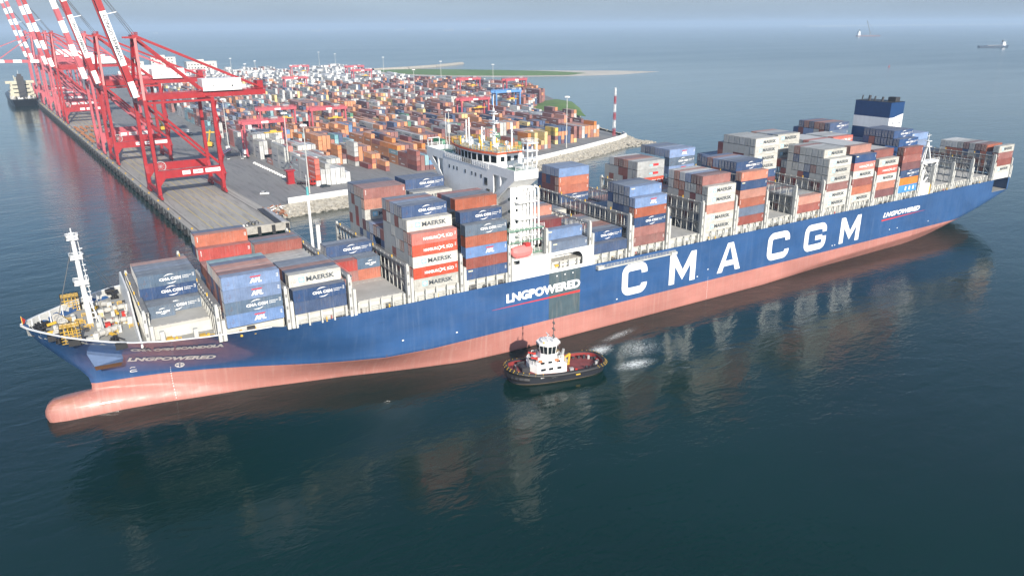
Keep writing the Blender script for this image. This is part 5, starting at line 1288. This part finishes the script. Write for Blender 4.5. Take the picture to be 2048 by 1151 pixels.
put_rtg(10, 612, 'red gantry crane near the shore, short of the sand spit', None, 471)
put_rtg(9, 858, 'red gantry crane, front one of a close pair at the far edge', None, 438)
put_rtg(10, 962, 'red gantry crane, rear one of a close pair at the far edge', None, 467)
put_rtg(8, 1024, 'tall red gantry crane on the far side of the white block', None, 402)
put_rtg(5, 760, 'red gantry crane in the middle of the yard before the white stacks')
put_rtg(3, 1000, 'red gantry crane at the far yard edge beside light masts')
def mast_proto():
    root = empty('light_mast', (0, 0, 0)); b = MB(); b.tube((0, 0, 0), (0, 0, 34), .36, .2, 8); b.build('pole', M['lash'], root, local=True)
    b = MB(); b.lathe([(1.3, 34), (1.5, 34.2), (1.3, 34.4)], (0, 0, 0), 10)
    for i in range(8): a = rad(i * 45); b.box(1.4 * math.cos(a) - .3, 1.4 * math.cos(a) + .3, 1.4 * math.sin(a) - .3, 1.4 * math.sin(a) + .3, 33.5, 34.2)
    b.build('lamp_head', M['house'], root, local=True); return root
mp = mast_proto()
MASTS = [(168.6, 380, 'by the red and white tent'), (179.0, 272, 'between the first stacks of the yard block nearest quay'), (171.5, 212, 'behind the white sea wall end'), (355, 500, 'amid the central container stacks'),
         (327, 1083, 'leftmost of those against the sea'), (302, 885, 'second from left of those against the sea'), (335, 967, 'third from left of those against the sea'), (339, 805, 'left of the white container block'), (527, 1270, 'tallest looking, behind the white container block'),
         (520, 1160, 'between the two far gantry cranes and the spit'), (528, 964, 'in front of the near end of the breakwater'), (534, 780, 'in front of the breakwater tip'), (546, 662, 'to the left of the blue gantry crane'), (262, 232, 'beside the road along the sea wall'), (365, 258, 'by the low stacks near the sea wall'), (420, 620, 'in the yard middle, before the red gantries')]
for i, (x, y, w) in enumerate(MASTS):
    o = mp if i == 0 else copy_tree(mp); o.location = (x, y, QZ); tag(o, 'tall pale lighting mast ' + w, 'light mast', 'lighting masts in the yard')
b = MB(); b.box(-2.2, 2.2, -2.0, 2.0, 0, .5); b.box(-1.6, 1.8, -1.6, -1.0, .5, 6.8); b.box(-1.6, 1.8, 1.0, 1.6, .5, 6.8); b.box(-1.6, -1.0, -1, 1, .5, 6.8); b.box(1.2, 1.8, -1, 1, .5, 4); b.box(-2.4, 2.4, -2.2, 2.2, 6.8, 7.4)
o = b.build('crane_spreader_frame', CR); o.location = (170.8, 242.5, QZ); tag(o, 'upright red steel frame standing beside the yellow stack in the yard', 'steel frame')
# red and white lattice tower at the terminal tip
lt = empty('lattice_tower', (428, 284, QZ), 'slender red and white banded tower at the tip of the sea wall', 'tower')
for i in range(6):
    b = MB(); z0, z1 = i * 5.9, (i + 1) * 5.9; s0, s1 = .75 - i * .06, .69 - i * .06
    for sx, sy_ in ((-1, -1), (1, -1), (1, 1), (-1, 1)): b.bar((sx * s0, sy_ * s0, z0), (sx * s1, sy_ * s1, z1), .26)
    for (ax, ay), (cx, cy_) in (((-1, -1), (1, -1)), ((1, -1), (1, 1)), ((1, 1), (-1, 1)), ((-1, 1), (-1, -1))):
        b.bar((ax * s0, ay * s0, z0), (cx * s1, cy_ * s1, z1), .16); b.bar((cx * s0, cy_ * s0, z0), (ax * s1, ay * s1, z1), .16)
    b.build('tower_section', M['letter'] if i % 2 else CP, lt, local=True)
# vehicles
def car(loc, rz, mat, label, kind='parked_car', cat='car', L=4.4):
    r = empty(kind, loc, label, cat, None, rz); b = MB()
    b.extrude_xz([(-L / 2, .35), (L / 2, .35), (L / 2, .85), (L / 2 - .9, 1.0), (L / 2 - 1.7, 1.05), (-L / 2 + .2, 1.05), (-L / 2, .8)], -.9, .9); b.build('body', mat, r, local=True)
    b = MB(); b.extrude_xz([(-L / 2 + .3, 1.05), (L / 2 - 1.6, 1.05), (L / 2 - 2.2, 1.55), (-L / 2 + .8, 1.55)], -.8, .8); b.box(-L / 2 + .8, L / 2 - 2.2, -.8, .8, 1.55, 1.6, 1); b.build('cabin', [M['glass'], mat], r, local=True)
    for x in (-L / 2 + .8, L / 2 - .8):
        for y in (-.85, .7): b = MB(); b.tube((x, y, .34), (x, y + .15, .34), .34, n=10); b.build('wheel', M['black'], r, local=True)
    return r
car((151.6, 222, QZ), rad(-20), M['house'], 'white car parked alone on the dark quay apron')
car((183.2, 222.6, QZ), rad(8), plain('dark_car', (.03, .04, .05), .3), 'dark pickup parked before the end of the first yard block', 'pickup_truck', 'pickup', 5.3)
def truck(loc, rz, cab, label, load=None):
    r = empty('terminal_truck', loc, label, 'truck', None, rz); b = MB(); b.box(3.6, 6.2, -1.25, 1.25, .9, 3.4); b.box(-6, 3.6, -.6, .6, 1.0, 1.35); b.build('cab', cab, r, local=True)
    b = MB(); b.box(6.2, 6.25, -1.1, 1.1, 2.1, 3.1); b.box(4.6, 5.8, -1.28, -1.25, 2.2, 3.1); b.build('window', M['glass'], r, local=True)
    for x in (-5, -3.7, 2.2, 5.2):
        for y in (-1.2, .9): b = MB(); b.tube((x, y, .5), (x, y + .3, .5), .5, n=10); b.build('wheel', M['black'], r, local=True)
    b = MB(); b.box(-6.2, 3.4, -1.25, 1.25, 1.36, 1.6); b.build('flatbed', load or M['rope'], r, local=True)
    return r
truck((176.5, 233.5, QZ), rad(-60), M['redpaint'], 'red cab truck parked beside the upright red frame'); truck((166.5, 372, QZ), rad(80), M['house'], 'white cab truck waiting under the first gantry crane'); truck((160, 480, QZ), rad(95), M['house'], 'white cab truck on the apron behind the second crane')
def stacker(loc, rz, label):
    r = empty('reach_stacker', loc, label, 'reach stacker', None, rz); b = MB(); b.box(-4, 3, -1.9, 1.9, 1.0, 2.8); b.box(-4, -2, -1.9, 1.9, 2.8, 3.9); b.build('chassis', M['yellow'], r, local=True)
    b = MB(); b.box(-1.2, .8, -.9, .9, 2.8, 4.6); b.build('cab', M['glass'], r, local=True)
    b = MB(); b.bar((-3, 0, 4.2), (7, 0, 10.5), .9); b.box(6.4, 7.6, -5, 5, 8.9, 9.7); b.build('boom', M['yellow'], r, local=True)
    for x in (-2.8, 2.2):
        for y in (-2.1, 1.3): b = MB(); b.tube((x, y, .9), (x, y + .8, .9), .9, n=12); b.build('wheel', M['black'], r, local=True)
stacker((161, 404, QZ), rad(70), 'yellow reach stacker standing on the apron before the orange stacks'); stacker((146, 520, QZ), rad(100), 'yellow reach stacker with high boom near the brown container heap')
# tent, shelters
r = empty('tent', (163.5, 350, QZ), 'red and white striped tent roof shelter by the yard corner', 'tent'); b = MB()
for i in range(5):
    y0, y1 = -5 + 2 * i, -3 + 2 * i; m = i % 2
    b.add([(-5, y0, 3), (-5, y1, 3), (0, y1, 5.6), (0, y0, 5.6), (5, y1, 3), (5, y0, 3)], [(0, 3, 2, 1), (3, 5, 4, 2)], m)
b.build('canopy', [M['redpaint'], M['letter']], r, local=True); b = MB()
for x in (-4.8, 4.8):
    for y in (-4.8, 0, 4.8): b.bar((x, y, 0), (x, y, 3), .15)
build_each(b, 'post', M['steel'], r, local=True)
for i, (x, y) in enumerate(((168, 338), (170.5, 345), (159, 341), (172, 352))): car((x, y, QZ), rad(70 + 15 * i), M['house'] if i % 2 else M['steel'], ['grey car parked just below the striped tent', 'white car parked between tent and yard block', 'grey car parked quayside of the striped tent', 'white car parked behind the striped tent'][i])
# trailers parked on the quay
def trailer_proto():
    r = empty('container_trailer', (0, 0, 0)); b = MB()
    for y in (-.6, .6): b.box(-6, 6, y - .12, y + .12, 1.0, 1.4)
    for x in range(-6, 7, 3): b.box(x - .15, x + .15, -1.2, 1.2, 1.05, 1.45)
    b.build('frame', plain('trailer_rust', (.30, .115, .04), .7), r, local=True); b = MB()
    for x in (-5, -3.7):
        for y in (-1.2, .9): b.tube((x, y, .5), (x, y + .3, .5), .5, n=8)
    b.build('axle', M['black'], r, local=True); return r
tp = trailer_proto(); n = 0
for i in range(8):
    for j in range(7):
        x, y = 92.5 + j * 4.2, 474 + i * 14.2
        if i * 7 + j in (46, 44, 8, 29, 30, 47, 45, 41, 40, 39, 38, 34, 33, 32, 31, 27, 26, 25, 24, 20, 19, 18, 17, 13, 12, 11, 10, 9, 6, 5, 4, 3, 2): continue      # hidden behind the crane legs
        o = tp if n == 0 else copy_tree(tp); o.location = (x - .06 * (y - 474), y, QZ); o.rotation_euler = (0, 0, rad(92) + .1 * math.sin(n * 3.3)); n += 1
        tag(o, 'rusty orange empty trailer, %s line from the water, %s rank of the parked trailers' % (ordi(j), ordi(i)), 'trailer', 'trailers parked on the quay')
stk_ = MB()
r = empty('container_heap', (152, 545, QZ))
D.objects.remove(r)
# white buildings beyond the cranes
def building(loc, sx, sy_, h, label, n):
    r = empty('port_building', loc, label, 'building'); b = MB(); b.box(-sx, sx, -sy_, sy_, 0, h); b.box(-sx - .4, sx + .4, -sy_ - .4, sy_ + .4, h, h + .8); b.box(-sx * .4, sx * .2, -sy_ * .5, sy_ * .3, h + .8, h + 4); b.build('wall', paint('building_cream', (.55, .54, .5), .7, .08, .1, .3, .1), r, local=True)
    b = MB()
    for i in range(n):
        for z in range(4, int(h) - 2, 5): b.box(-sx + 2 + i * (2 * sx - 4) / n, -sx + 4.2 + i * (2 * sx - 4) / n, -sy_ - .05, -sy_, z, z + 1.6)
    build_each(b, 'window', M['glass'], r, local=True)
building((255, 1260, QZ), 19, 12, 32, 'pale square building rising behind the first crane machinery house', 7); building((312, 1245, QZ), 24, 12, 24, 'pale long building at the far yard edge beside light masts', 9); building((210, 1235, QZ), 12, 10, 27, 'small pale tower building behind the red cranes', 4)

# debris at the quay end: containers with junk, mooring gear
b = MB(); b.box(-1.2, 1.2, -15, 15, 0, .45, 0); b.box(1.6, 3.4, -15, 15, 0, .5, 1); o = b.build('steel_beam', [M['darkgap'], M['steel']]); o.location = (141.2, 175.5, QZ); tag(o, 'long steel beams laid along the quay end by the rubble', 'steel beam')
b = MB(); R = random.Random(9)
for i in range(40): x, y = R.uniform(-3.5, 3.5), R.uniform(-13, 9); b.bar((x, y, R.uniform(.1, .8)), (x + R.uniform(-2, 2), y + R.uniform(-2, 2), R.uniform(.1, 1.4)), R.uniform(.15, .6), m=R.choice([0, 0, 1]))
o = b.build('scrap_heap', [plain('rusty_scrap', (.30, .12, .06), .85), M['letter']]); o.location = (147.5, 184, QZ - .2); tag(o, 'heap of rusty scrap on the quay corner below the sea wall', 'scrap heap')
b = MB()
for x, y, z in ((0, 0, .6), (2.4, .6, .8), (4, 1.6, .5), (1.2, 1.8, .4)):
    for i in range(8): a, c_ = rad(i * 45), rad(i * 45 + 45); b.bar((x + .9 * math.cos(a), y, z + .9 * math.sin(a)), (x + .9 * math.cos(c_), y, z + .9 * math.sin(c_)), .25)
for i in range(5): b.box(-6 + i * 1.3, -5.4 + i * 1.3, -1.2 + .4 * i, -.6 + .4 * i, 0, .8, 1)
o = b.build('mooring_gear', [M['black'], M['letter']]); o.location = (129, 161.8, QZ); tag(o, 'black tyres and white posts at the quay end behind the container ship', 'mooring gear')

# white barrier blocks along the first yard block
b = MB(); b.extrude_xz([(-1.0, 0), (1.0, 0), (.9, .35), (.6, .9), (-.6, .9), (-.9, .35)][::-1], -.45, .45); me = b.mesh('barrier_block', [M['white']])
for i in range(13):
    o = link('barrier_block', me); o.location = (172.6 - .045 * i * 4.6, 262 + i * 4.6, QZ); o.rotation_euler = (0, 0, .1 * math.sin(i * 2.1)); tag(o, 'white concrete barrier block in the line beside the yard block nearest quay', 'barrier', 'barrier blocks beside the yard')
# ---------------------------------------------------------------- tug
TB = plain('tug_hull_black', (0.018, 0.021, 0.028), .45); TR = paint('tug_deck_red', (0.19, 0.045, 0.045), .65, .2, .3, .0, .5)
def outline(n=40, L=13.2, B=5.6, off=0.0, bow=.0):
    P = []
    for i in range(n):
        a = 2 * math.pi * i / n; c, s = math.cos(a), math.sin(a); e = 2 / (2.6 if c > 0 else 3.4)
        P.append((((L - off) * abs(c) ** e) * (1 if c > 0 else -1), ((B - off) * abs(s) ** e) * (1 if s > 0 else -1)))
    return P
tug = empty('tugboat', (161.9, -17.6, 0), 'black tugboat with white wheelhouse pushing beside the big ship', 'tugboat', None, rad(167))
def sheer(x): return 2.5 + (max(0, x) / 13.2) ** 2 * 1.6 + (max(0, -x - 6) / 7) * .1
b = MB(); n = 40; rings = [(outline(off=2.2), lambda x: -1.5), (outline(off=.75), lambda x: .35), (outline(off=.55), lambda x: .36), (outline(off=.35), lambda x: sheer(x) - .6), (outline(off=.3), lambda x: sheer(x)), (outline(off=.75), lambda x: sheer(x)), (outline(off=.75), lambda x: sheer(x) - 1.0)]
vs = [(x, y, f(x)) for P, f in rings for x, y in P]
for k in range(len(rings) - 1): b.add(vs if k == 0 else [], [], 0)
for k in range(len(rings) - 1):
    for i in range(n): b.f.append((k * n + i, k * n + (i + 1) % n, (k + 1) * n + (i + 1) % n, (k + 1) * n + i)); b.m.append(1 if k == 0 else 2 if k == 5 else 0); b.c.append(None)
th = b.build('hull', [TB, plain('tug_boot', (.28, .19, .13), .6), plain('tug_bulwark_red', (.24, .03, .028), .6)], tug, local=True, smooth=False)
b = MB(); P = outline(off=.76); b.add([(x, y, sheer(x) - 1.0) for x, y in P], [tuple(range(n))]); b.build('deck', TR, tug, local=True)
b = MB(); P = outline(off=.15); Pl = [(x, y, sheer(x) - .25) for x, y in P] + [(P[0][0], P[0][1], sheer(P[0][0]) - .25)]
b.path(Pl, .5, 8)
for P0 in (outline(off=.35),):
    pts = [(x, y, 1.6 + max(0, x - 8) * .1) for x, y in P0 if x > 8.0]
    pts = sorted(pts, key=lambda p: math.atan2(p[1], p[0])); b.path(pts, .75, 8)
f = b.build('fender', M['black'], tug, local=True)
b = MB(); P = outline(120, off=.15)
for i, (x, y) in enumerate(P):
    if i % 3 == 0 and (x > 3.5 or x < -9): a = math.atan2(y, x); b.bar((x * 1.0, y, sheer(x) + .32), (x * 1.04, y * 1.08, sheer(x) - .2), .16, .12)
build_each(b, 'fender_band', M['yellow'], f, local=True)
b = MB(); v, g = text_fit('VIGILANT', 3.4, .42, .03)
b.add([(2.6 - u * -1 if False else 3.2 - u, 5.33, 1.7 + w) for u, w in v], [q[::-1] for q in g]); b.build('name_lettering', M['letter'], th, local=True)
b = MB(); b.box(3.2, 6.0, 5.36, 5.40, 2.0, 2.35, 0); b.box(-4.6, -3.4, 5.36, 5.42, 1.4, 2.5, 1)
b.build('side_mark', [M['letter'], M['yellow']], th, local=True)
b = MB()
dk = [(7.4, -1.2), (7.4, 1.2), (6.0, 3.0), (-1.6, 3.7), (-1.6, -3.7), (6.0, -3.0)]
b.prism(dk, 1.5, 4.3); b.prism([(5.6, -2.4), (5.6, 2.4), (-1.0, 2.9), (-1.0, -2.9)], 4.3, 5.2)
dh = b.build('deckhouse', M['house'], tug, local=True)
b = MB()
for x in (-.2, 2.0, 4.0): b.box(x, x + 1.1, 3.62, 3.68, 3.0, 3.6); b.box(x, x + 1.0, 2.72, 2.95, 4.5, 5.0)
build_each(b, 'window', M['glass'], dh, local=True)
oct_ = lambda r, s=1.0: [(2.0 + r * s * math.cos(rad(a)), r * math.sin(rad(a))) for a in range(22, 382, 45)]
b = MB(); b.prism(oct_(2.6), 5.2, 6.5); A, Bq = oct_(2.65), oct_(3.1); v = [(x, y, 6.5) for x, y in A] + [(x, y, 9.0) for x, y in Bq]
b.add(v, [(i, (i + 1) % 8, 8 + (i + 1) % 8, 8 + i) for i in range(8)]); b.prism(oct_(3.0), 9.0, 9.3); b.prism(oct_(2.0), 9.3, 9.7)
wh2 = b.build('wheelhouse', M['house'], dh, local=True)
b = MB()
for i in range(8):
    p, q = Vector(A[i] + (6.5,)), Vector(A[(i + 1) % 8] + (6.5,)); r_, s_ = Vector(Bq[i] + (9.0,)), Vector(Bq[(i + 1) % 8] + (9.0,))
    L_ = lambda a, c: (p.lerp(q, a)).lerp(r_.lerp(s_, a), c)
    nrm = (q - p).cross(r_ - p).normalized() * .03
    for a0, a1 in ((.06, .47), (.53, .94)): b.add([tuple(L_(a0, .1) + nrm), tuple(L_(a1, .1) + nrm), tuple(L_(a1, .93) + nrm), tuple(L_(a0, .93) + nrm)], [(0, 1, 2, 3)])
build_each(b, 'window', M['glass'], wh2, local=True)
b = MB(); b.tube((.6, 0, 8.9), (.6, 0, 15.4), .13, .07, 6)
for z, w in ((10.3, .9), (12.2, 1.0), (13.8, .7)): b.bar((.6, -w, z), (.6, w, z), .1); b.box(.4, .8, -.2, .2, z, z + .45); b.bar((.6, w, z), (.6, w, z + .5), .1)
for x, y, h in ((2.6, 1.2, 2.4), (1.2, -1.4, 2.0), (3.2, -.6, 1.4)): b.tube((x, y, 8.8), (x, y, 8.8 + h), .05, n=4)
build_each(b, 'mast', M['rope'], tug, local=True)
b = MB(); b.tube((2.2, 0, 8.9), (2.2, 0, 11.2), .14, n=6); b.bar((2.2, -.9, 11.2), (2.2, .9, 11.2), .16); b.bar((1.4, .9, 10.2), (1.4, 2.2, 10.0), .2); b.rail([(3.6, -1.6, 8.6), (4.2, 0, 8.6), (3.6, 1.6, 8.6), (.5, 1.8, 8.6)], .8, step=.8, r=.04); b.box(3.4, 3.8, .9, 1.3, 8.8, 9.6, 1)
b.build('radar', [M['house'], M['yellow']], wh2, local=True)
b = MB()
for y in (-2.3, 2.3): b.tube((-.6, y, 4.3), (-1.2, y, 7.6), .42, .36, 8)
build_each(b, 'exhaust_pipe', M['steel'], dh, local=True)
b = MB(); b.tube((8.6, -1.6, 2.6), (8.6, 1.6, 2.6), 1.0, n=14); b.box(7.6, 9.6, -2.1, -1.7, 1.7, 3.8); b.box(7.6, 9.6, 1.7, 2.1, 1.7, 3.8); b.bar((10.8, -.8, 1.8), (10.8, -.8, 3.6), .3); b.bar((10.8, .8, 1.8), (10.8, .8, 3.6), .3); b.bar((10.8, -.9, 3.5), (10.8, .9, 3.5), .3)
b.build('winch', M['darkgap'], tug, local=True)
b = MB()
for x, y in ((5.2, -1.6), (5.6, 1.6)): b.tube((x, y, 4.3), (x, y, 5.6), .2, n=6, m=1); b.bar((x, y, 5.7), (x + 1.6, y, 6.2), .35, m=0); b.box(x - .4, x + .3, y - .3, y + .3, 5.4, 6.0, 0)
b.build('fire_monitor', [M['redpaint'], M['house']], dh, local=True)
b = MB(); b.bar((-2.9, -1.2, 1.6), (-2.9, -1.2, 3.6), .8); b.bar((-2.9, -1.2, 3.4), (-4.4, -1.0, 4.4), .5); b.bar((-4.4, -1.0, 4.4), (-3.6, .2, 2.4), .4); b.box(-4.2, -3.0, -1.8, -.6, 1.5, 2.4)
b.build('deck_crane', M['yellow'], tug, local=True)
b = MB(); R = random.Random(12)
b.rail([(5.6, 2.4, 5.2), (-1, 2.9, 5.2)], 1.0, step=1, r=.05); b.rail([(5.6, -2.4, 5.2), (-1, -2.9, 5.2)], 1.0, step=1, r=.05); b.rail([(-1.6, 3.7, 4.3), (-1.6, -3.7, 4.3)], 1.0, step=1, r=.05); b.rail([(6.0, 3.0, 4.3), (7.4, 1.2, 4.3), (7.4, -1.2, 4.3), (6, -3, 4.3)], 1.0, step=1, r=.05)
b.build('deck_rail', M['house'], dh, local=True)
b = MB()
for x, y in ((4.6, 2.6), (.4, 3.0), (-1.2, 1.2)): b.tube((x, y, 5.2), (x + .9, y, 5.2), .32, n=8, m=0)
for x, y, z in ((5.8, .6, 4.4), (6.4, -.6, 4.4), (-.8, -.2, 5.3), (-.4, 1.6, 5.3), (4.9, -2.0, 5.3)): b.box(x, x + .6, y, y + .6, z, z + .8, 1)
build_each(b, 'roof_gear', [M['orange'], M['darkgap']], dh, local=True)
b = MB()
for i in range(4): b.box(-6.4 + i * .45, -6.25 + i * .45, 0.2, 1.3, 1.53, 1.56)
b.build('deck_marking', M['yellow'], tug, local=True)
b = MB(); R = random.Random(2)
for i in range(16):
    a = rad(110 + i * 9); x, y = 11.6 * math.cos(a), 4.4 * math.sin(a); b.box(x - .3, x + .3, y - .25, y + .25, 1.5, 1.5 + R.uniform(.4, 1.1), R.choice([0, 1, 1, 2]))
for x, y in ((9.4, -3.0), (9.8, 2.6), (-3, 3.4), (-2.4, -3.6)): b.box(x - .5, x + .5, y - .4, y + .4, 1.6, 2.6, R.choice([0, 2]))
build_each(b, 'deck_gear', [M['redpaint'], M['darkgap'], M['steel']], tug, local=True)

# wash: broken foam on the water astern of the tug
def foam_mat():
    m, t, b = nt('sea_foam'); ps = node(t, 'ShaderNodeNewGeometry').outputs['Position']; vc = node(t, 'ShaderNodeVertexColor', layer_name='paint').outputs[0]
    n = noise(t, mapping(t, ps, (.42, .75, 1), (0, 0, rad(-12))), 1.0, 8, .74, 2.6); n2 = noise(t, mapping(t, ps, (2.2, 3.0, 1)), 1.0, 4, .7, 1.0)
    sx = node(t, 'ShaderNodeSeparateColor'); t.links.new(vc, sx.inputs[0])
    ridge = mathn(t, 'SUBTRACT', 1.0, mathn(t, 'MULTIPLY', mathn(t, 'ABSOLUTE', mathn(t, 'SUBTRACT', n, .5)), 5.0), True)
    f = mathn(t, 'ADD', mathn(t, 'MULTIPLY', ridge, .55), mathn(t, 'MULTIPLY', n2, .45))
    a = mathn(t, 'MULTIPLY', ramp(t, mathn(t, 'ADD', f, mathn(t, 'MULTIPLY', sx.outputs[0], .5)), .92, 1.24), .95)
    b.inputs['Base Color'].default_value = (.80, .86, .84, 1); b.inputs['Roughness'].default_value = .6
    t.links.new(a, b.inputs['Alpha']); return m
FM = foam_mat()
def foam(cx, cy_, rx, ry, rz, k=1.0):
    b = MB(); n = 28; K = 7; vs = []; cs = []
    for j in range(K + 1):
        for i in range(n):
            a = 2 * math.pi * i / n; q = j / K; u, w = rx * q * math.cos(a), ry * q * math.sin(a); c, s = math.cos(rz), math.sin(rz)
            vs.append((cx + u * c - w * s, cy_ + u * s + w * c, .03)); cs.append(k * (1 - q) ** .8)
    fs = [(j * n + i, (j + 1) * n + i, (j + 1) * n + (i + 1) % n, j * n + (i + 1) % n) for j in range(K) for i in range(n)]
    b.add(vs, fs)
    me = b.mesh('sea_foam', [FM]); ca = me.color_attributes.new('paint', 'FLOAT_COLOR', 'POINT'); ca.data.foreach_set('color', [x for v in cs for x in (v, v, v, 1)])
    tag(link('sea_foam', me), kind='stuff')
foam(180.6, -12.6, 7.5, 4.4, rad(20), 1.15); foam(182.8, -24.6, 9.0, 4.2, rad(-4), 1.15); foam(191, -7.4, 13, 2.8, rad(12), .85); foam(190, -17, 16, 10, rad(10), .72)

# ---------------------------------------------------------------- moored and distant ships
def small_ship(loc, rz, L, Bm, H, hullm, label, house_at=-.36, house_h=12, cranes=0, name='cargo_ship', cat='ship', group=None, barge=False, housem=None):
    r = empty(name, loc, label, cat, group, rz); b = MB(); n = 9
    pl = [(-L / 2, -Bm * .42), (-L * .4, -Bm / 2), (L * .28, -Bm / 2), (L * .42, -Bm * .3), (L / 2, 0), (L * .42, Bm * .3), (L * .28, Bm / 2), (-L * .4, Bm / 2), (-L / 2, Bm * .42)]
    lo = [(x * .96, y * .9) for x, y in pl]; vs = [(x, y, -1) for x, y in lo] + [(x, y, H + (H * .25 if x > L * .4 else 0)) for x, y in pl]
    b.add(vs, [(i, (i + 1) % n, n + (i + 1) % n, n + i) for i in range(n)] + [tuple(range(n, 2 * n))]); b.build('hull', hullm, r, local=True)
    b = MB(); hx = L * house_at; hw = L * (.055 if L > 60 else .1)
    for k in range(4): b.box(hx - hw * (1 - k * .1), hx + hw * (1 - k * .12), -Bm * (.46 - k * .03), Bm * (.46 - k * .03), H + house_h * k / 4, H + house_h * (k + 1) / 4)
    b.box(hx + hw * .2, hx + hw * .6, -Bm * .52, Bm * .52, H + house_h * .95, H + house_h * 1.12)
    h = b.build('superstructure', housem or M['house'], r, local=True)
    b = MB()
    for k in range(1, 4): b.box(hx + hw * (1 - (k) * .12) + .02, hx + hw * (1 - k * .12) + .1, -Bm * .36, Bm * .36, H + house_h * (k + .4) / 4, H + house_h * (k + .7) / 4); b.box(hx - hw * (1 - k * .1) - .1, hx - hw * (1 - k * .1) - .02, -Bm * .3, Bm * .3, H + house_h * (k + .4) / 4, H + house_h * (k + .65) / 4)
    build_each(b, 'window', M['glass'], h, local=True)
    b = MB()
    if name == 'cargo_ship' and group is None:
        b.box(hx - hw * 1.9, hx - hw * 1.25, -Bm * .13, Bm * .13, H, H + house_h * 1.45); b.box(hx - hw * 1.8, hx - hw * 1.4, -Bm * .08, Bm * .08, H + house_h * 1.45, H + house_h * 1.6)
    else: b.box(hx - hw * .7, hx - hw * .1, -Bm * .12, Bm * .12, H + house_h, H + house_h * 1.5)
    b.build('funnel', M['darkgap'], r, local=True)
    if name == 'cargo_ship' and group is None:
        Rq = random.Random(4); b = MB()
        for i in range(60):
            x, y = Rq.uniform(-L * .48, hx - hw * 1.3), Rq.uniform(-Bm * .42, Bm * .42); b.box(x, x + Rq.uniform(.6, 2.5), y, y + Rq.uniform(.5, 2), H, H + Rq.uniform(.6, 3.2), Rq.choice([0, 0, 1, 2]))
        build_each(b, 'deck_gear', [M['hatch'], M['darkgap'], M['white']], r, local=True)
    b = MB(); b.tube((hx + hw * .3, 0, H + house_h), (hx + hw * .3, 0, H + house_h * 1.8), .35, .15, 6); b.tube((L * .42, 0, H), (L * .42, 0, H + house_h * .8), .3, .15, 6); build_each(b, 'mast', M['house'], r, local=True)
    if cranes:
        for i in range(cranes):
            b = MB(); x = -L * .2 + L * .5 * i / max(1, cranes - 1); b.bar((x, 0, H), (x, 0, H + 14), 2.2); b.bar((x, 0, H + 13), (x + L * .12, 0, H + 19), 1.0); b.build('deck_crane', M['cream'], r, local=True)
    b = MB(); b.box(-L * .22, L * .36, -Bm * .36, Bm * .36, H, H + 1.6); b.build('hatch_cover', M['hatch'], r, local=True)
    return r
BLK_ = plain('ship_black', (.018, .02, .024), .4); CRM = paint('ship_cream', (.46, .43, .33), .5, .15, .7, .4)
small_ship((47.5, 945, 0), rad(93.4), 150, 27, 8, BLK_, 'dark hulled cargo ship with cream superstructure moored under the far quay cranes', -.36, 17, 3, housem=CRM)
NB = plain('ship_navy', (.02, .035, .06), .5); RD = plain('ship_brown', (.20, .08, .06), .5)
s1 = small_ship((2830, 1216, 0), rad(-30), 104, 17, 6, NB, 'dark blue workboat with white wheelhouse far out at sea', .3, 12, 0, 'work_boat', 'boat')
s2 = small_ship((4490, 2791, 0), rad(148), 150, 26, 6, RD, 'far white and brown crane vessel with one tall boom', .38, 24, 0, 'crane_vessel', 'ship')
b = MB(); b.bar((-14, 0, 5), (-14, 0, 22), 6); b.bar((-14, 0, 18), (16, 0, 92), 3.4); b.bar((-30, 0, 40), (16, 0, 92), .8); b.bar((-14, 0, 20), (-30, 0, 40), 1.2); b.build('crane_boom', M['rope'], s2, local=True)
FAR = ['cargo ship lying on the hazy horizon, before a pair of other ships', 'longest pale ship on the hazy horizon', 'pale ship low on the horizon, left of the paired ships', 'small pale ship on the horizon beside a larger one', 'pale ship on the horizon, right one of a close pair', 'farthest right of the pale ships on the hazy horizon', 'small pale boat on the sea just beyond the red crane top']
FARXY = [(4231, 12674), (5691, 15716), (6137, 13559), (7428, 15112), (5605, 10565), (6949, 11760), (1709, 12190)]
for lab, (x, y) in zip(FAR, FARXY):
    L = 60 if 'small' in lab or 'tiny' in lab else 170
    small_ship((x, y, 0), rad(150 + 7 * len(lab) % 40), L, L * .16, L * .06, M['steel'] if L > 100 else M['house'], lab, -.36, L * .15, 0, 'cargo_ship', 'ship', 'ships on the horizon')
b = MB(); b.lathe([(.01, -.5), (1.6, -.4), (1.7, .6), (.5, 1.0), (.35, 4.2), (.01, 4.4)], (0, 0, 0), 10); o = b.build('buoy', M['redpaint']); o.location = (1503, 746, 0); tag(o, 'small red buoy alone on the open sea', 'buoy')

# ---------------------------------------------------------------- the air
b = MB(); b.box(-23000, 29000, -5500, 23500, -11, 131)
hz = b.mesh('haze', [])
m = D.materials.new('haze_air'); m.use_nodes = True; t = m.node_tree
for n_ in list(t.nodes):
    if n_.type == 'BSDF_PRINCIPLED': t.nodes.remove(n_)
out = t.nodes.get('Material Output'); pv = t.nodes.new('ShaderNodeVolumePrincipled')
pv.inputs['Color'].default_value = (0.55, 0.71, 0.90, 1); pv.inputs['Density'].default_value = HAZE; pv.inputs['Anisotropy'].default_value = 0.0
t.links.new(pv.outputs[0], out.inputs['Volume']); hz.materials.append(m)
ho = link('haze', hz); tag(ho, kind='stuff'); ho.display_type = 'WIRE'
